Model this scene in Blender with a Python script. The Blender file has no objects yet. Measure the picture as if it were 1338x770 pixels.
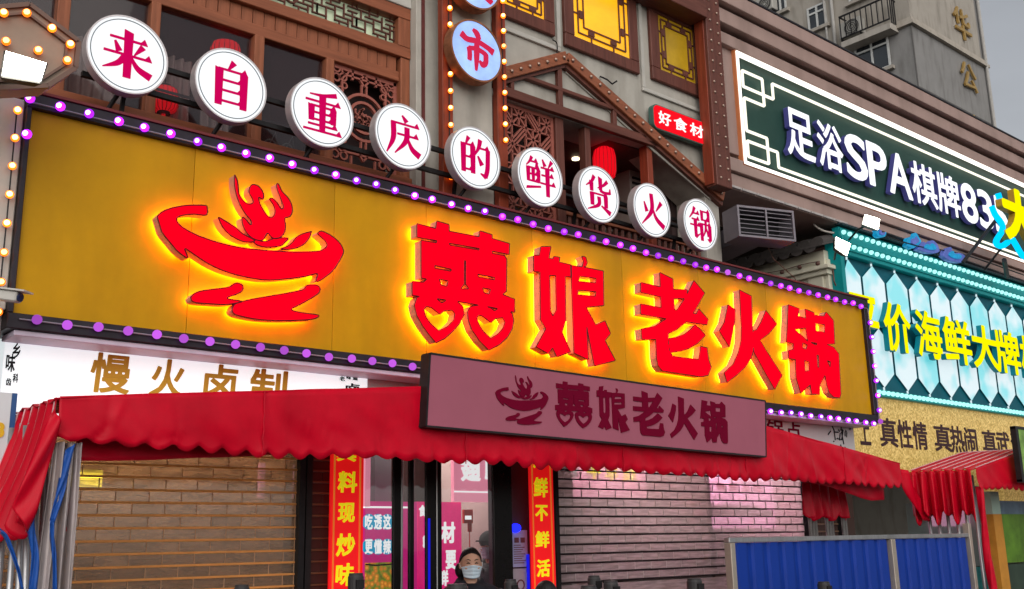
import bpy, bmesh, math, random
import numpy as np
from mathutils import Vector, Matrix
random.seed(7)
SC = bpy.context.scene
COL = SC.collection
R_ = math.radians

# ------------------------------------------------------------------ camera
F_PX = 1367.06; CX, CY = 669.0, 385.0          # photograph 1338 x 770
CAM = np.array([0.0, -5.5, 1.6])
def _axes():
    yaw, pit, rol = R_(41.179), R_(13.5), R_(-1.2515)
    cyw, sy = math.cos(yaw), math.sin(yaw); cp, sp = math.cos(pit), math.sin(pit)
    F = np.array([sy*cp, cyw*cp, sp]); R = np.array([cyw, -sy, 0.0]); U = np.cross(R, F)
    c, s = math.cos(rol), math.sin(rol)
    return R*c + U*s, U*c - R*s, F
AR, AU, AF = _axes()
def at(x, y, Y=0.0):
    """real-world X, Z of what the photograph shows at pixel x, y on the street-parallel plane Y"""
    d = AF + AR*(x-CX)/F_PX - AU*(y-CY)/F_PX
    t = (Y-CAM[1])/d[1]
    p = CAM + d*t
    return float(p[0]), float(p[2])
cd = bpy.data.cameras.new('camera'); cam = bpy.data.objects.new('camera', cd); COL.objects.link(cam)
cd.sensor_width = 36; cd.lens = F_PX/1338*36; cd.clip_start = 0.05; cd.clip_end = 3000
m = Matrix.Identity(4)
for i in range(3):
    m[i][0] = AR[i]; m[i][1] = AU[i]; m[i][2] = -AF[i]; m[i][3] = CAM[i]
cam.matrix_world = m
SC.camera = cam

# ------------------------------------------------------------------ light
SUN_EL, SUN_AZ = 30.0, 212.0     # a veiled sun behind the camera, seen from above: azimuth from north (+Y) clockwise
W = bpy.data.worlds.new('World'); SC.world = W; W.use_nodes = True
nt = W.node_tree; bg = nt.nodes['Background']
sky = nt.nodes.new('ShaderNodeTexSky'); sky.sky_type = 'NISHITA'; sky.sun_disc = False
sky.sun_elevation = R_(SUN_EL); sky.sun_rotation = R_(SUN_AZ); sky.dust_density = 1.6; sky.air_density = 1.0
hs = nt.nodes.new('ShaderNodeHueSaturation'); hs.inputs['Saturation'].default_value = 0.22
nt.links.new(sky.outputs[0], hs.inputs['Color']); cn = nt.nodes.new('ShaderNodeTexNoise'); cn.inputs['Scale'].default_value = 2.6; cn.inputs['Detail'].default_value = 5   # thin broken overcast, all round
ctc = nt.nodes.new('ShaderNodeTexCoord'); cmp_ = nt.nodes.new('ShaderNodeMapping'); cmp_.inputs['Scale'].default_value = (1, 1, 2.2); nt.links.new(ctc.outputs['Generated'], cmp_.inputs[0]); nt.links.new(cmp_.outputs[0], cn.inputs['Vector'])
crg = nt.nodes.new('ShaderNodeMapRange'); crg.inputs['From Min'].default_value = 0.3; crg.inputs['From Max'].default_value = 0.7; crg.inputs['To Min'].default_value = 0.86; crg.inputs['To Max'].default_value = 1.14; nt.links.new(cn.outputs['Fac'], crg.inputs['Value'])
cmx = nt.nodes.new('ShaderNodeMix'); cmx.data_type = 'RGBA'; cmx.blend_type = 'MULTIPLY'; cmx.inputs['Factor'].default_value = 1.0; nt.links.new(hs.outputs[0], cmx.inputs['A']); nt.links.new(crg.outputs[0], cmx.inputs['B'])
nt.links.new(cmx.outputs['Result'], bg.inputs[0])
bg.inputs[1].default_value = 0.104
sl = bpy.data.lights.new('sun', 'SUN'); sl.energy = 1.5; sl.angle = R_(90); sl.color = (1.0, 0.93, 0.85)
so = bpy.data.objects.new('sun', sl); COL.objects.link(so)
az, el = R_(SUN_AZ), R_(SUN_EL)
sd = Vector((math.sin(az)*math.cos(el), math.cos(az)*math.cos(el), math.sin(el)))
so.rotation_euler = sd.to_track_quat('Z', 'Y').to_euler()
SC.view_settings.view_transform = 'Standard'
try: SC.view_settings.look = 'None'
except Exception: pass
SC.view_settings.exposure = 0.2; SC.view_settings.gamma = 1.0
SC.cycles.use_denoising = True
SC.cycles.max_bounces = 6; SC.cycles.diffuse_bounces = 3; SC.cycles.glossy_bounces = 3; SC.cycles.transparent_max_bounces = 12

# ------------------------------------------------------------------ materials
MATS = {}
def _new(name):
    m = bpy.data.materials.new(name); m.use_nodes = True
    return m, m.node_tree, m.node_tree.nodes['Principled BSDF']
def mat(name, col, rough=0.6, metal=0.0, var=0.12, scale=6.0, bump=0.0, stretch=(1, 1, 1), dirt=0.0, coat=0.0, spec=0.22, emit=None, es=0.0, alpha=1.0):
    """procedural surface: colour varied by two noises, optional dirt, relief and glow"""
    if name in MATS: return MATS[name]
    m, t, b = _new(name); N = t.nodes; L = t.links
    b.inputs['Roughness'].default_value = rough; b.inputs['Metallic'].default_value = metal
    b.inputs['Specular IOR Level'].default_value = spec; b.inputs['Coat Weight'].default_value = coat; b.inputs['Coat Roughness'].default_value = 0.1
    tc = N.new('ShaderNodeTexCoord'); mp = N.new('ShaderNodeMapping'); mp.inputs['Scale'].default_value = stretch
    L.new(tc.outputs['Object'], mp.inputs[0])
    n1 = N.new('ShaderNodeTexNoise'); n1.inputs['Scale'].default_value = scale; n1.inputs['Detail'].default_value = 6; n1.inputs['Roughness'].default_value = 0.65
    L.new(mp.outputs[0], n1.inputs['Vector'])
    cr = N.new('ShaderNodeMapRange'); cr.inputs['From Min'].default_value = 0.25; cr.inputs['From Max'].default_value = 0.75
    cr.inputs['To Min'].default_value = 1-var; cr.inputs['To Max'].default_value = 1+var
    L.new(n1.outputs['Fac'], cr.inputs['Value'])
    mx = N.new('ShaderNodeMix'); mx.data_type = 'RGBA'; mx.blend_type = 'MULTIPLY'; mx.inputs['Factor'].default_value = 1.0
    mx.inputs['A'].default_value = (*col, 1); L.new(cr.outputs[0], mx.inputs['B'])
    out = mx.outputs['Result']
    if dirt > 0:
        n2 = N.new('ShaderNodeTexNoise'); n2.inputs['Scale'].default_value = 1.7; n2.inputs['Detail'].default_value = 8
        mp2 = N.new('ShaderNodeMapping'); mp2.inputs['Scale'].default_value = (2.2, 2.2, 0.5); L.new(tc.outputs['Object'], mp2.inputs[0]); L.new(mp2.outputs[0], n2.inputs['Vector'])
        r2 = N.new('ShaderNodeMapRange'); r2.inputs['From Min'].default_value = 0.48; r2.inputs['From Max'].default_value = 0.72; r2.inputs['To Max'].default_value = dirt
        L.new(n2.outputs['Fac'], r2.inputs['Value'])
        m2 = N.new('ShaderNodeMix'); m2.data_type = 'RGBA'; L.new(r2.outputs[0], m2.inputs['Factor']); L.new(out, m2.inputs['A'])
        m2.inputs['B'].default_value = (col[0]*0.35, col[1]*0.33, col[2]*0.3, 1); out = m2.outputs['Result']
    L.new(out, b.inputs['Base Color'])
    if bump > 0:
        bp = N.new('ShaderNodeBump'); bp.inputs['Strength'].default_value = bump; bp.inputs['Distance'].default_value = 0.01
        L.new(n1.outputs['Fac'], bp.inputs['Height']); L.new(bp.outputs[0], b.inputs['Normal'])
    if emit:
        b.inputs['Emission Color'].default_value = (*emit, 1); b.inputs['Emission Strength'].default_value = es
        if var > 0.001:
            m3 = N.new('ShaderNodeMix'); m3.data_type = 'RGBA'; m3.blend_type = 'MULTIPLY'; m3.inputs['Factor'].default_value = 1.0
            m3.inputs['A'].default_value = (*emit, 1); L.new(cr.outputs[0], m3.inputs['B']); L.new(m3.outputs['Result'], b.inputs['Emission Color'])
    if alpha < 1: b.inputs['Alpha'].default_value = alpha
    MATS[name] = m; return m
def glow(name, col, s, vary=0.0):
    if name in MATS: return MATS[name]
    m, t, b = _new(name); t.nodes.remove(b)
    e = t.nodes.new('ShaderNodeEmission'); e.inputs[0].default_value = (*col, 1); e.inputs[1].default_value = s
    if vary:                                   # lamps of one string are not all equally bright
        oi = t.nodes.new('ShaderNodeObjectInfo'); r = t.nodes.new('ShaderNodeMapRange'); r.inputs['To Min'].default_value = s*(1-vary); r.inputs['To Max'].default_value = s*(1+vary*.5)
        t.links.new(oi.outputs['Random'], r.inputs['Value']); t.links.new(r.outputs[0], e.inputs[1])
    t.links.new(e.outputs[0], t.nodes['Material Output'].inputs[0]); MATS[name] = m; return m
def wood(name, col, axis='x', rough=0.45, var=0.35):
    s = {'x': (1, 14, 14), 'y': (14, 1, 14), 'z': (14, 14, 1)}[axis]
    return mat(name, col, rough, 0, var, 2.2, 0.25, s)
def glass(name, tint, refl=0.12, through=0.8, rough=0.02):
    """see-through pane: part mirror, part clear, part tinted film"""
    if name in MATS: return MATS[name]
    m, t, b = _new(name); N = t.nodes; L = t.links
    b.inputs['Base Color'].default_value = (*tint, 1); b.inputs['Roughness'].default_value = 0.12
    tr = N.new('ShaderNodeBsdfTransparent'); gl = N.new('ShaderNodeBsdfGlossy'); gl.inputs['Roughness'].default_value = rough
    a = N.new('ShaderNodeMixShader'); a.inputs[0].default_value = through; L.new(b.outputs[0], a.inputs[1]); L.new(tr.outputs[0], a.inputs[2])
    c = N.new('ShaderNodeMixShader'); c.inputs[0].default_value = refl; L.new(a.outputs[0], c.inputs[1]); L.new(gl.outputs[0], c.inputs[2])
    L.new(c.outputs[0], N['Material Output'].inputs[0]); MATS[name] = m; return m

# ------------------------------------------------------------------ mesh helpers
class MB:
    def __init__(s): s.v = []; s.f = []; s.mi = []
    def add(s, vs, fs, mi=0):
        b = len(s.v); s.v += [tuple(map(float, p)) for p in vs]
        for f in fs: s.f.append(tuple(b+i for i in f)); s.mi.append(mi)
        return s
    def box(s, x0, x1, y0, y1, z0, z1, mi=0):
        return s.add([(x0,y0,z0),(x1,y0,z0),(x1,y1,z0),(x0,y1,z0),(x0,y0,z1),(x1,y0,z1),(x1,y1,z1),(x0,y1,z1)],
              [(0,3,2,1),(4,5,6,7),(0,1,5,4),(1,2,6,5),(2,3,7,6),(3,0,4,7)], mi)
    def beam(s, p, q, w, h, up=(0, 1, 0), mi=0):
        """bar from p to q; w across (perpendicular to up), h along up"""
        p, q = Vector(p), Vector(q); d = (q-p).normalized(); u = Vector(up); u = (u-d*u.dot(d)).normalized(); a = d.cross(u)
        vs = [e + a*sx*w/2 + u*sz*h/2 for e in (p, q) for sx, sz in ((-1,-1),(1,-1),(1,1),(-1,1))]
        return s.add(vs, [(0,1,2,3),(7,6,5,4),(0,4,5,1),(1,5,6,2),(2,6,7,3),(3,7,4,0)], mi)
    def tube(s, pts, r, n=8, mi=0, caps=True):
        pts = [Vector(p) for p in pts]; k = len(pts); rs = r if isinstance(r, (list, tuple)) else [r]*k
        vs = []
        for i, p in enumerate(pts):
            d = (pts[min(i+1, k-1)]-pts[max(i-1, 0)]).normalized()
            u = Vector((0, 0, 1)) if abs(d.z) < 0.9 else Vector((0, 1, 0)); a = d.cross(u).normalized(); u = a.cross(d)
            vs += [p + (a*math.cos(t*2*math.pi/n) + u*math.sin(t*2*math.pi/n))*rs[i] for t in range(n)]
        fs = [(i*n+j, i*n+(j+1) % n, (i+1)*n+(j+1) % n, (i+1)*n+j) for i in range(k-1) for j in range(n)]
        if caps: fs += [tuple(range(n-1, -1, -1)), tuple((k-1)*n+j for j in range(n))]
        return s.add(vs, fs, mi)
    def prism(s, poly, y0, y1, mi=0, side=None):
        """polygon in X, Z extruded from y0 (front) to y1"""
        n = len(poly); vs = [(x, y0, z) for x, z in poly] + [(x, y1, z) for x, z in poly]
        ar = sum(poly[i][0]*poly[(i+1) % n][1]-poly[(i+1) % n][0]*poly[i][1] for i in range(n))
        f = tuple(range(n)); g = tuple(range(2*n-1, n-1, -1))
        sd = [(i, i+n, (i+1) % n+n, (i+1) % n) for i in range(n)]
        if ar < 0: f = f[::-1]; g = g[::-1]; sd = [q[::-1] for q in sd]
        s.add(vs, [f], mi); b = len(s.v)-2*n
        s.f.append(tuple(b+i for i in g)); s.mi.append(mi if side is None else side)
        for q in sd: s.f.append(tuple(b+i for i in q)); s.mi.append(mi if side is None else side)
        return s
    def ball(s, c, r, n=10, k=7, mi=0, sc=(1, 1, 1), half=None):
        vs, fs = [], []
        for i in range(k+1):
            a = math.pi*i/k
            for j in range(n):
                b = 2*math.pi*j/n
                vs.append((c[0]+r*sc[0]*math.sin(a)*math.cos(b), c[1]-r*sc[1]*math.cos(a), c[2]+r*sc[2]*math.sin(a)*math.sin(b)))
        for i in range(k):
            for j in range(n): fs.append((i*n+j, i*n+(j+1) % n, (i+1)*n+(j+1) % n, (i+1)*n+j))
        return s.add(vs, fs, mi)
    def grid(s, fn, nu, nv, mi=0):
        vs = [fn(i/nu, j/nv) for i in range(nu+1) for j in range(nv+1)]
        fs = [(i*(nv+1)+j, (i+1)*(nv+1)+j, (i+1)*(nv+1)+j+1, i*(nv+1)+j+1) for i in range(nu) for j in range(nv)]
        return s.add(vs, fs, mi)
    def lathe(s, c, prof, n=16, mi=0):
        vs = [(c[0]+r*math.cos(2*math.pi*j/n), c[1]+r*math.sin(2*math.pi*j/n), c[2]+z) for r, z in prof for j in range(n)]
        fs = [(i*n+j, i*n+(j+1) % n, (i+1)*n+(j+1) % n, (i+1)*n+j) for i in range(len(prof)-1) for j in range(n)]
        fs += [tuple(range(n-1, -1, -1)), tuple((len(prof)-1)*n+j for j in range(n))]
        return s.add(vs, fs, mi)
    def disc(s, c, r, y0, y1, n=48, mi=0, side=None):
        return s.prism([(c[0]+r*math.cos(2*math.pi*i/n), c[1]+r*math.sin(2*math.pi*i/n)) for i in range(n)], y0, y1, mi, side)
    def ring(s, c, r0, r1, y0, y1, n=48, mi=0):
        vs = []
        for i in range(n):
            a = 2*math.pi*i/n; ca, sa = math.cos(a), math.sin(a)
            for r in (r0, r1):
                for y in (y0, y1): vs.append((c[0]+r*ca, y, c[1]+r*sa))
        fs = []
        for i in range(n):
            a, b = i*4, ((i+1) % n)*4
            fs += [(a, a+2, b+2, b), (a+2, a+3, b+3, b+2), (a+3, a+1, b+1, b+3), (a+1, a, b, b+1)]
        return s.add(vs, fs, mi)

ORG = {}
def _org(o): return ORG.get(o.name, Vector((0, 0, 0))) if o else Vector((0, 0, 0))
def root(name, loc, label, cat, group=None):
    o = bpy.data.objects.new(name, None); COL.objects.link(o); o.location = loc; o.empty_display_size = 0.1
    ORG[o.name] = Vector(loc); o['label'] = label; o['category'] = cat
    if group: o['group'] = group
    return o
def tag(o, label=None, cat=None, group=None, kind=None):
    for k, v in (('label', label), ('category', cat), ('group', group), ('kind', kind)):
        if v: o[k] = v
    return o
def obj(name, mb, mats, parent=None, loc=None, smooth=False, bevel=0, solid=0):
    """ONE mesh object; mb holds world coordinates, or coordinates about loc when loc is given"""
    if isinstance(mb, MB):
        me = bpy.data.meshes.new(name); me.from_pydata(mb.v, [], mb.f)
        if loc is None:
            c = Vector(mb.v[0]) if mb.v else Vector((0, 0, 0))
            if len(mb.v): c = sum((Vector(p) for p in mb.v), Vector())/len(mb.v)
            me.transform(Matrix.Translation(-c)); loc = c
        mats = mats if isinstance(mats, (list, tuple)) else [mats]
        for k in mats: me.materials.append(k)
        me.polygons.foreach_set('material_index', mb.mi)
        if smooth: me.polygons.foreach_set('use_smooth', [True]*len(me.polygons))
        me.update()
    else: me = mb
    o = bpy.data.objects.new(name, me); COL.objects.link(o)
    loc = Vector(loc) if loc is not None else Vector((0, 0, 0))
    if parent: o.parent = parent
    o.location = loc-_org(parent); ORG[o.name] = loc
    if bevel:
        b = o.modifiers.new('bevel', 'BEVEL'); b.width = bevel; b.segments = 1; b.limit_method = 'ANGLE'
    if solid:
        b = o.modifiers.new('thickness', 'SOLIDIFY'); b.thickness = solid; b.offset = 0
    return o
def many(name, first, locs, parent, labels=None):
    """copies of a part at world locations, sharing its mesh"""
    outp = []
    for l in locs:
        c = first.copy(); COL.objects.link(c); c.parent = parent; c.location = Vector(l)-_org(parent); ORG[c.name] = Vector(l); outp.append(c)
    return outp
def copy_tree(o, loc=None, parent=None):
    c = o.copy(); COL.objects.link(c); c.parent = parent
    if loc is not None: c.location = loc
    for ch in o.children: copy_tree(ch, None, c)
    return c

# ------------------------------------------------------------------ lettering
def _curve_mesh(cu):
    o = bpy.data.objects.new('t', cu); COL.objects.link(o); dg = bpy.context.evaluated_depsgraph_get()
    me = bpy.data.meshes.new_from_object(o.evaluated_get(dg), depsgraph=dg)
    bpy.data.objects.remove(o); bpy.data.curves.remove(cu)
    me.materials.clear(); return me
GL = {}
def glyph(ch, bold):
    """outline of one character, filled and one unit deep (x, y, z = -0.5..0.5), squeezed into the unit square"""
    k = (ch, bold)
    if k not in GL:
        c = bpy.data.curves.new('t', 'FONT'); c.body = ch; c.resolution_u = 3
        o = bpy.data.objects.new('t', c); COL.objects.link(o); dg = bpy.context.evaluated_depsgraph_get(); cv = o.evaluated_get(dg).to_curve(dg)
        loops = []
        for s in cv.splines:
            if s.type != 'BEZIER': loops.append([p.co[:2] for p in s.points]); continue
            B = s.bezier_points; q = []
            for i in range(len(B)):
                a, b = B[i], B[(i+1) % len(B)]; p0, p1, p2, p3 = [np.array(w[:2]) for w in (a.co, a.handle_right, b.handle_left, b.co)]
                st = 1 if a.handle_right_type == 'VECTOR' or np.abs(np.cross(np.append(p3-p0, 0), np.append(p1-p0, 0))[2])+np.abs(np.cross(np.append(p3-p0, 0), np.append(p2-p0, 0))[2]) < 1e-5 else 4
                for t in np.arange(st)/st: q.append(p0*(1-t)**3+3*p1*t*(1-t)**2+3*p2*t*t*(1-t)+p3*t**3)
            loops.append(q)
        o.to_curve_clear(); bpy.data.objects.remove(o); bpy.data.curves.remove(c)
        big = np.concatenate([np.asarray(l) for l in loops])
        v, f = fill(union([big], N=120, grow=bold, parts=loops))
        lo, hi = v.min(0), v.max(0); v[:, 0] = (v[:, 0]-lo[0])/(hi[0]-lo[0]); v[:, 1] = (v[:, 1]-lo[1])/(hi[1]-lo[1])
        GL[k] = (v, f)
    return GL[k]
def put(name, vf, box, y0, y1, mats, parent, shear=0.0):
    """unit glyph into box = (x0, x1, z0, z1), its face at y0, its back at y1; materials: face, side"""
    v, f = vf; x0, x1, z0, z1 = box
    mb = MB(); w = [(x0+p[0]*(x1-x0)+shear*(p[1]-.5)*(z1-z0), y0 if p[2] > 0 else y1, z0+p[1]*(z1-z0)) for p in v]
    mb.add(w, f)
    A = np.array(w); mi = []
    for q in f: mi.append(0 if all(v[i][2] > 0 for i in q) else len(mats)-1)
    mb.mi = mi
    return obj(name, mb, mats, parent)
def text(chars, ztop, zbot, yc, y0, y1, mats, parent, bold=0.03, name='character', Y=None):
    """chars = [(character, left pixel, right pixel)] along a row read at pixel row yc(x)"""
    Y = y0 if Y is None else Y
    for ch, xl, xr in chars:
        a = at(xl, yc(xl), Y)[0]; b = at(xr, yc(xr), Y)[0]
        put(name, glyph(ch, bold), (a, b, zbot, ztop), y0, y1, mats, parent)

def _sd(P, poly):
    """signed distance of grid points P (n,2) to a polygon"""
    a = np.asarray(poly, float); b = np.roll(a, -1, 0); d = np.full(len(P), 1e9); ins = np.zeros(len(P), bool)
    for (ax, ay), (bx, by) in zip(a, b):
        ex, ey = bx-ax, by-ay; L = ex*ex+ey*ey
        if L < 1e-12: continue
        wx, wy = P[:, 0]-ax, P[:, 1]-ay; t = np.clip((wx*ex+wy*ey)/L, 0, 1)
        d = np.minimum(d, (wx-ex*t)**2+(wy-ey*t)**2)
        c = ((ay > P[:, 1]) != (by > P[:, 1]))
        if ey != 0: ins ^= c & (P[:, 0] < ex*(P[:, 1]-ay)/ey+ax)
    d = np.sqrt(d); return np.where(ins, -d, d)
def _simplify(c, eps):
    c = np.asarray(c)
    def rdp(i, j):
        if j <= i+1: return []
        a, b = c[i], c[j]; e = b-a; L = np.hypot(*e); w = c[i+1:j]-a
        d = np.abs(w[:, 0]*e[1]-w[:, 1]*e[0])/L if L > 1e-9 else np.hypot(w[:, 0], w[:, 1])
        k = int(d.argmax())
        if d[k] < eps: return []
        k = i+1+k
        return rdp(i, k)+[k]+rdp(k, j)
    n = len(c); h = n//2
    idx = [0]+rdp(0, h)+[h]+rdp(h, n-1)+[n-1]
    return c[idx]
def union(pos, neg=(), N=150, grow=0.0, eps=None, parts=None):
    """outlines of the union of polygons pos with neg cut out, by contouring a distance grid"""
    al = np.concatenate([np.asarray(p, float) for p in pos]); lo, hi = al.min(0), al.max(0); st = (hi-lo).max()/N; pad = 3*st+grow
    xs = np.arange(lo[0]-pad, hi[0]+pad, st); ys = np.arange(lo[1]-pad, hi[1]+pad, st)
    gx, gy = np.meshgrid(xs, ys, indexing='ij'); P = np.stack([gx.ravel(), gy.ravel()], 1)
    if parts is not None:                       # outlines with holes: inside where an odd number of them enclose the point
        q = np.stack([_sd(P, p) for p in parts]); D = np.abs(q).min(0)*np.where((q < 0).sum(0) % 2 == 1, -1, 1)
    else: D = np.min([_sd(P, p) for p in pos], 0)
    for q in neg: D = np.maximum(D, -_sd(P, q))
    D = (D-grow).reshape(gx.shape); D[np.abs(D) < 1e-9] = 1e-9
    nx, ny = D.shape; S = D < 0; nxt = {}
    def cut(i, j, k, l):
        a, b = D[i, j], D[k, l]; t = a/(a-b)
        return (xs[i]+(xs[k]-xs[i])*t, ys[j]+(ys[l]-ys[j])*t)
    mixed = (S[:-1, :-1].astype(int)+S[1:, :-1]+S[1:, 1:]+S[:-1, 1:]); pts = {}
    for i, j in zip(*np.nonzero((mixed > 0) & (mixed < 4))):
        c = [(i, j), (i+1, j), (i+1, j+1), (i, j+1)]; ent, ex = [], []
        for k in range(4):
            a, b = c[k], c[(k+1) % 4]
            if S[a] != S[b]:
                key = (min(a, b), max(a, b)); pts[key] = cut(*key[0], *key[1])
                (ent if S[a] else ex).append((k, key))
        if len(ent) == 1: nxt[(ent[0][1])] = ex[0][1]
        else:
            for k, key in ent:
                kk = min(ex, key=lambda e: (e[0]-k) % 4); nxt[key] = kk[1]
    outp = []
    while nxt:
        s0 = next(iter(nxt)); k = s0; loop = []
        while k in nxt: loop.append(pts[k]); k = nxt.pop(k)
        if len(loop) > 7: outp.append(_simplify(loop, eps or st*0.16))
    return outp
def inset(conts, d):
    return union([np.concatenate([np.asarray(c) for c in conts])], N=130, grow=-d, parts=conts)
def fill(conts):
    """unit-depth filled mesh data (x, y, z = -0.5..0.5) from outlines, holes by even-odd"""
    c = bpy.data.curves.new('t', 'CURVE'); c.dimensions = '2D'; c.fill_mode = 'BOTH'; c.extrude = 0.5
    for q in conts:
        s = c.splines.new('POLY'); s.points.add(len(q)-1); s.use_cyclic_u = True
        for p, w in zip(s.points, q): p.co = (w[0], w[1], 0, 1)
    me = _curve_mesh(c); v = np.array([p.co[:] for p in me.vertices]); f = [tuple(p.vertices) for p in me.polygons]
    bpy.data.meshes.remove(me); return v, f
def put_raw(name, vf, y0, y1, mats, parent, sx=1, ox=0, sz=1, oz=0):
    v, f = vf
    mb = MB(); mb.add([(ox+p[0]*sx, y0 if p[2] > 0 else y1, oz+p[1]*sz) for p in v], f)
    mb.mi = [0 if all(v[i][2] > 0 for i in q) else len(mats)-1 for q in f]
    return obj(name, mb, mats, parent)
def catmull(pts, n=10):
    p = [np.array(q, float) for q in pts]; p = [2*p[0]-p[1]]+p+[2*p[-1]-p[-2]]; o = []
    for i in range(1, len(p)-2):
        for k in range(n):
            t = k/n; o.append(0.5*((2*p[i])+(-p[i-1]+p[i+1])*t+(2*p[i-1]-5*p[i]+4*p[i+1]-p[i+2])*t*t+(-p[i-1]+3*p[i]-3*p[i+1]+p[i+2])*t**3))
    o.append(p[-2]); return o
def brush(pts, ws, n=8):
    """a brush stroke: a path whose width runs through ws"""
    q = catmull([(*p, w) for p, w in zip(pts, ws)] if len(ws) == len(pts) else [(*p, w) for p, w in zip(pts, np.interp(np.linspace(0, 1, len(pts)), np.linspace(0, 1, len(ws)), ws))], n)
    q = np.array(q); xy = q[:, :2]; d = np.gradient(xy, axis=0); d /= np.hypot(d[:, 0], d[:, 1])[:, None]+1e-9
    nn = np.stack([-d[:, 1], d[:, 0]], 1); w = np.maximum(q[:, 2], 0.6)[:, None]/2
    return list(map(tuple, xy+nn*w))+list(map(tuple, (xy-nn*w)[::-1]))
# ------------------------------------------------------------------ palette
M_frame = mat('sign_frame_metal', (0.035, 0.03, 0.036), 0.45, 0.6, 0.25, 9)
M_gold = mat('gold_panel', (0.53, 0.268, 0.0015), 0.5, 0.0, 0.13, 2.2, 0.22, dirt=0.24, spec=.16)
M_red_face = mat('red_letter_light', (.10, 0, .001), .5, 0, .14, 3.0, 0, spec=.0, emit=(1.0, .0, .012), es=.98)
M_return = mat('letter_return_metal', (0.52, 0.30, 0.24), 0.4, 0.15, 0.2, 30)
M_halo = glow('amber_led_strip', (1.0, 0.235, 0.005), 27.0)
M_purple = glow('purple_bulb_light', (0.42, 0.018, 1.0), 2.0, .55)
M_purple_hot = glow('purple_bulb_core', (1.0, 0.72, 1.0), 3.2, .5)
M_purple_dim = glow('violet_bulb_light', (0.52, 0.10, 0.72), 0.95, .4)
M_cable = mat('grey_cable', (0.25, 0.22, 0.27), 0.5)
M_dark = mat('dark_metal', (0.022, 0.021, 0.022), 0.45, 0.4, 0.3, 12)
M_steel = mat('brushed_steel', (0.55, 0.55, 0.55), 0.35, 0.85, 0.15, 8, 0, (1, 1, 12))
M_alu = mat('aluminium_tube', (0.42, 0.42, 0.43), 0.38, 0.8, 0.2, 7, 0, (8, 8, 1), dirt=.4)
M_plaster = mat('grey_plaster', (0.42, 0.395, 0.35), 0.9, 0, 0.12, 5, 0.12, dirt=0.55)
M_plaster2 = mat('pale_plaster', (0.48, 0.46, 0.42), 0.9, 0, 0.10, 4, 0.1, dirt=0.3)
M_wx = wood('brown_wood_level', (0.26, 0.085, 0.042), 'x')
M_wz = wood('brown_wood_upright', (0.27, 0.09, 0.044), 'z')
M_dwx = wood('dark_wood_level', (0.13, 0.045, 0.032), 'x')
M_dwz = wood('dark_wood_upright', (0.125, 0.042, 0.03), 'z')
M_rwz = wood('red_lit_reddish_wood', (0.22, 0.042, 0.02), 'z')
M_lat = mat('lattice_wood', (0.32, 0.10, 0.075), 0.5, 0, 0.2, 12)
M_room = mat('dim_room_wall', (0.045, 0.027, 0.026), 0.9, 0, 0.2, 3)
M_amber = glow('warm_bulb_light', (1.0, 0.17, 0.008), 2.6, .4)
M_amber_hot = glow('warm_bulb_core', (1.0, 0.66, 0.22), 4.5, .5)
M_white_face = mat('white_lit_face', (.2, .2, .2), .4, 0, .05, 3.2, 0, spec=.1, emit=(.93, .97, 1.0), es=.80)
M_red_cloth = mat('red_awning_cloth', (0.52, 0.001, 0.016), 0.38, 0, 0.14, 5, 0.05, spec=0.15, dirt=0.24)
M_red_cloth2 = mat('worn_red_cloth', (0.48, 0.001, 0.017), 0.42, 0, 0.18, 9, 0.1, spec=0.14, dirt=0.25)
M_piping = mat('pale_piping', (0.62, 0.34, 0.36), 0.6, 0, 0.1, 20)
M_magenta = glow('magenta_character', (0.55, 0.001, 0.085), 1.0)
M_black = mat('black_plastic', (0.012, 0.012, 0.013), 0.4, 0, 0.2, 20)

# ------------------------------------------------------------------ ground
g = MB(); g.add([(-400, -400, 0), (400, -400, 0), (400, 400, 0), (-400, 400, 0)], [(0, 1, 2, 3)])
tag(obj('ground', g, mat('asphalt', (0.05, 0.05, 0.052), 0.85, 0, 0.2, 4, 0.2), None, (0, 0, 0)), kind='structure')
g = MB(); g.box(-30, 60, -3.2, 0.62, 0.004, 0.12)
tag(obj('pavement', g, mat('paving_grey', (0.22, 0.21, 0.20), 0.8, 0, 0.15, 6, 0.15), None, (0, 0, 0)), kind='structure')
sky_note = None

# ------------------------------------------------------------------ the big gold sign
T = root('restaurant_sign', (5.5, 0.2, 2.72), 'long gold signboard with glowing red bowl emblem and five big red characters', 'sign')
SX0, SX1, SZ0, SZ1 = 1.478, 9.53, 2.785, 3.885
g = MB(); g.box(SX0, SX1, 0.022, 0.27, SZ0, SZ1); obj('box', g, M_frame, T)
seams = [SX0, 2.39, 3.33, 4.05, 5.02, 5.98, 6.94, 7.9, 8.80, SX1]
for a, b in zip(seams[:-1], seams[1:]):
    g = MB(); g.box(a+0.0015, b-0.0015, 0.0, 0.02, SZ0, SZ1); obj('panel', g, M_gold, T, bevel=0.001)
fr = obj('frame', (lambda g: (g.box(SX0-0.03, SX1+0.085, -0.035, 0.28, SZ1, 3.965), g.box(SX0-0.03, SX1+0.085, -0.035, 0.28, 2.705, SZ0),
     g.box(SX1, SX1+0.085, -0.035, 0.28, SZ0, SZ1), g.box(SX0-0.03, SX0-0.003, -0.035, 0.28, SZ0, SZ1), g)[-1])(MB()), M_frame, T, bevel=0.004)
g = MB(); g.box(SX0-0.035, SX1+0.09, -0.045, 0.29, 3.967, 3.982); obj('cap_strip', g, mat('rust_red_trim', (0.16, 0.03, 0.03), 0.5, 0.2), T)
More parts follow.
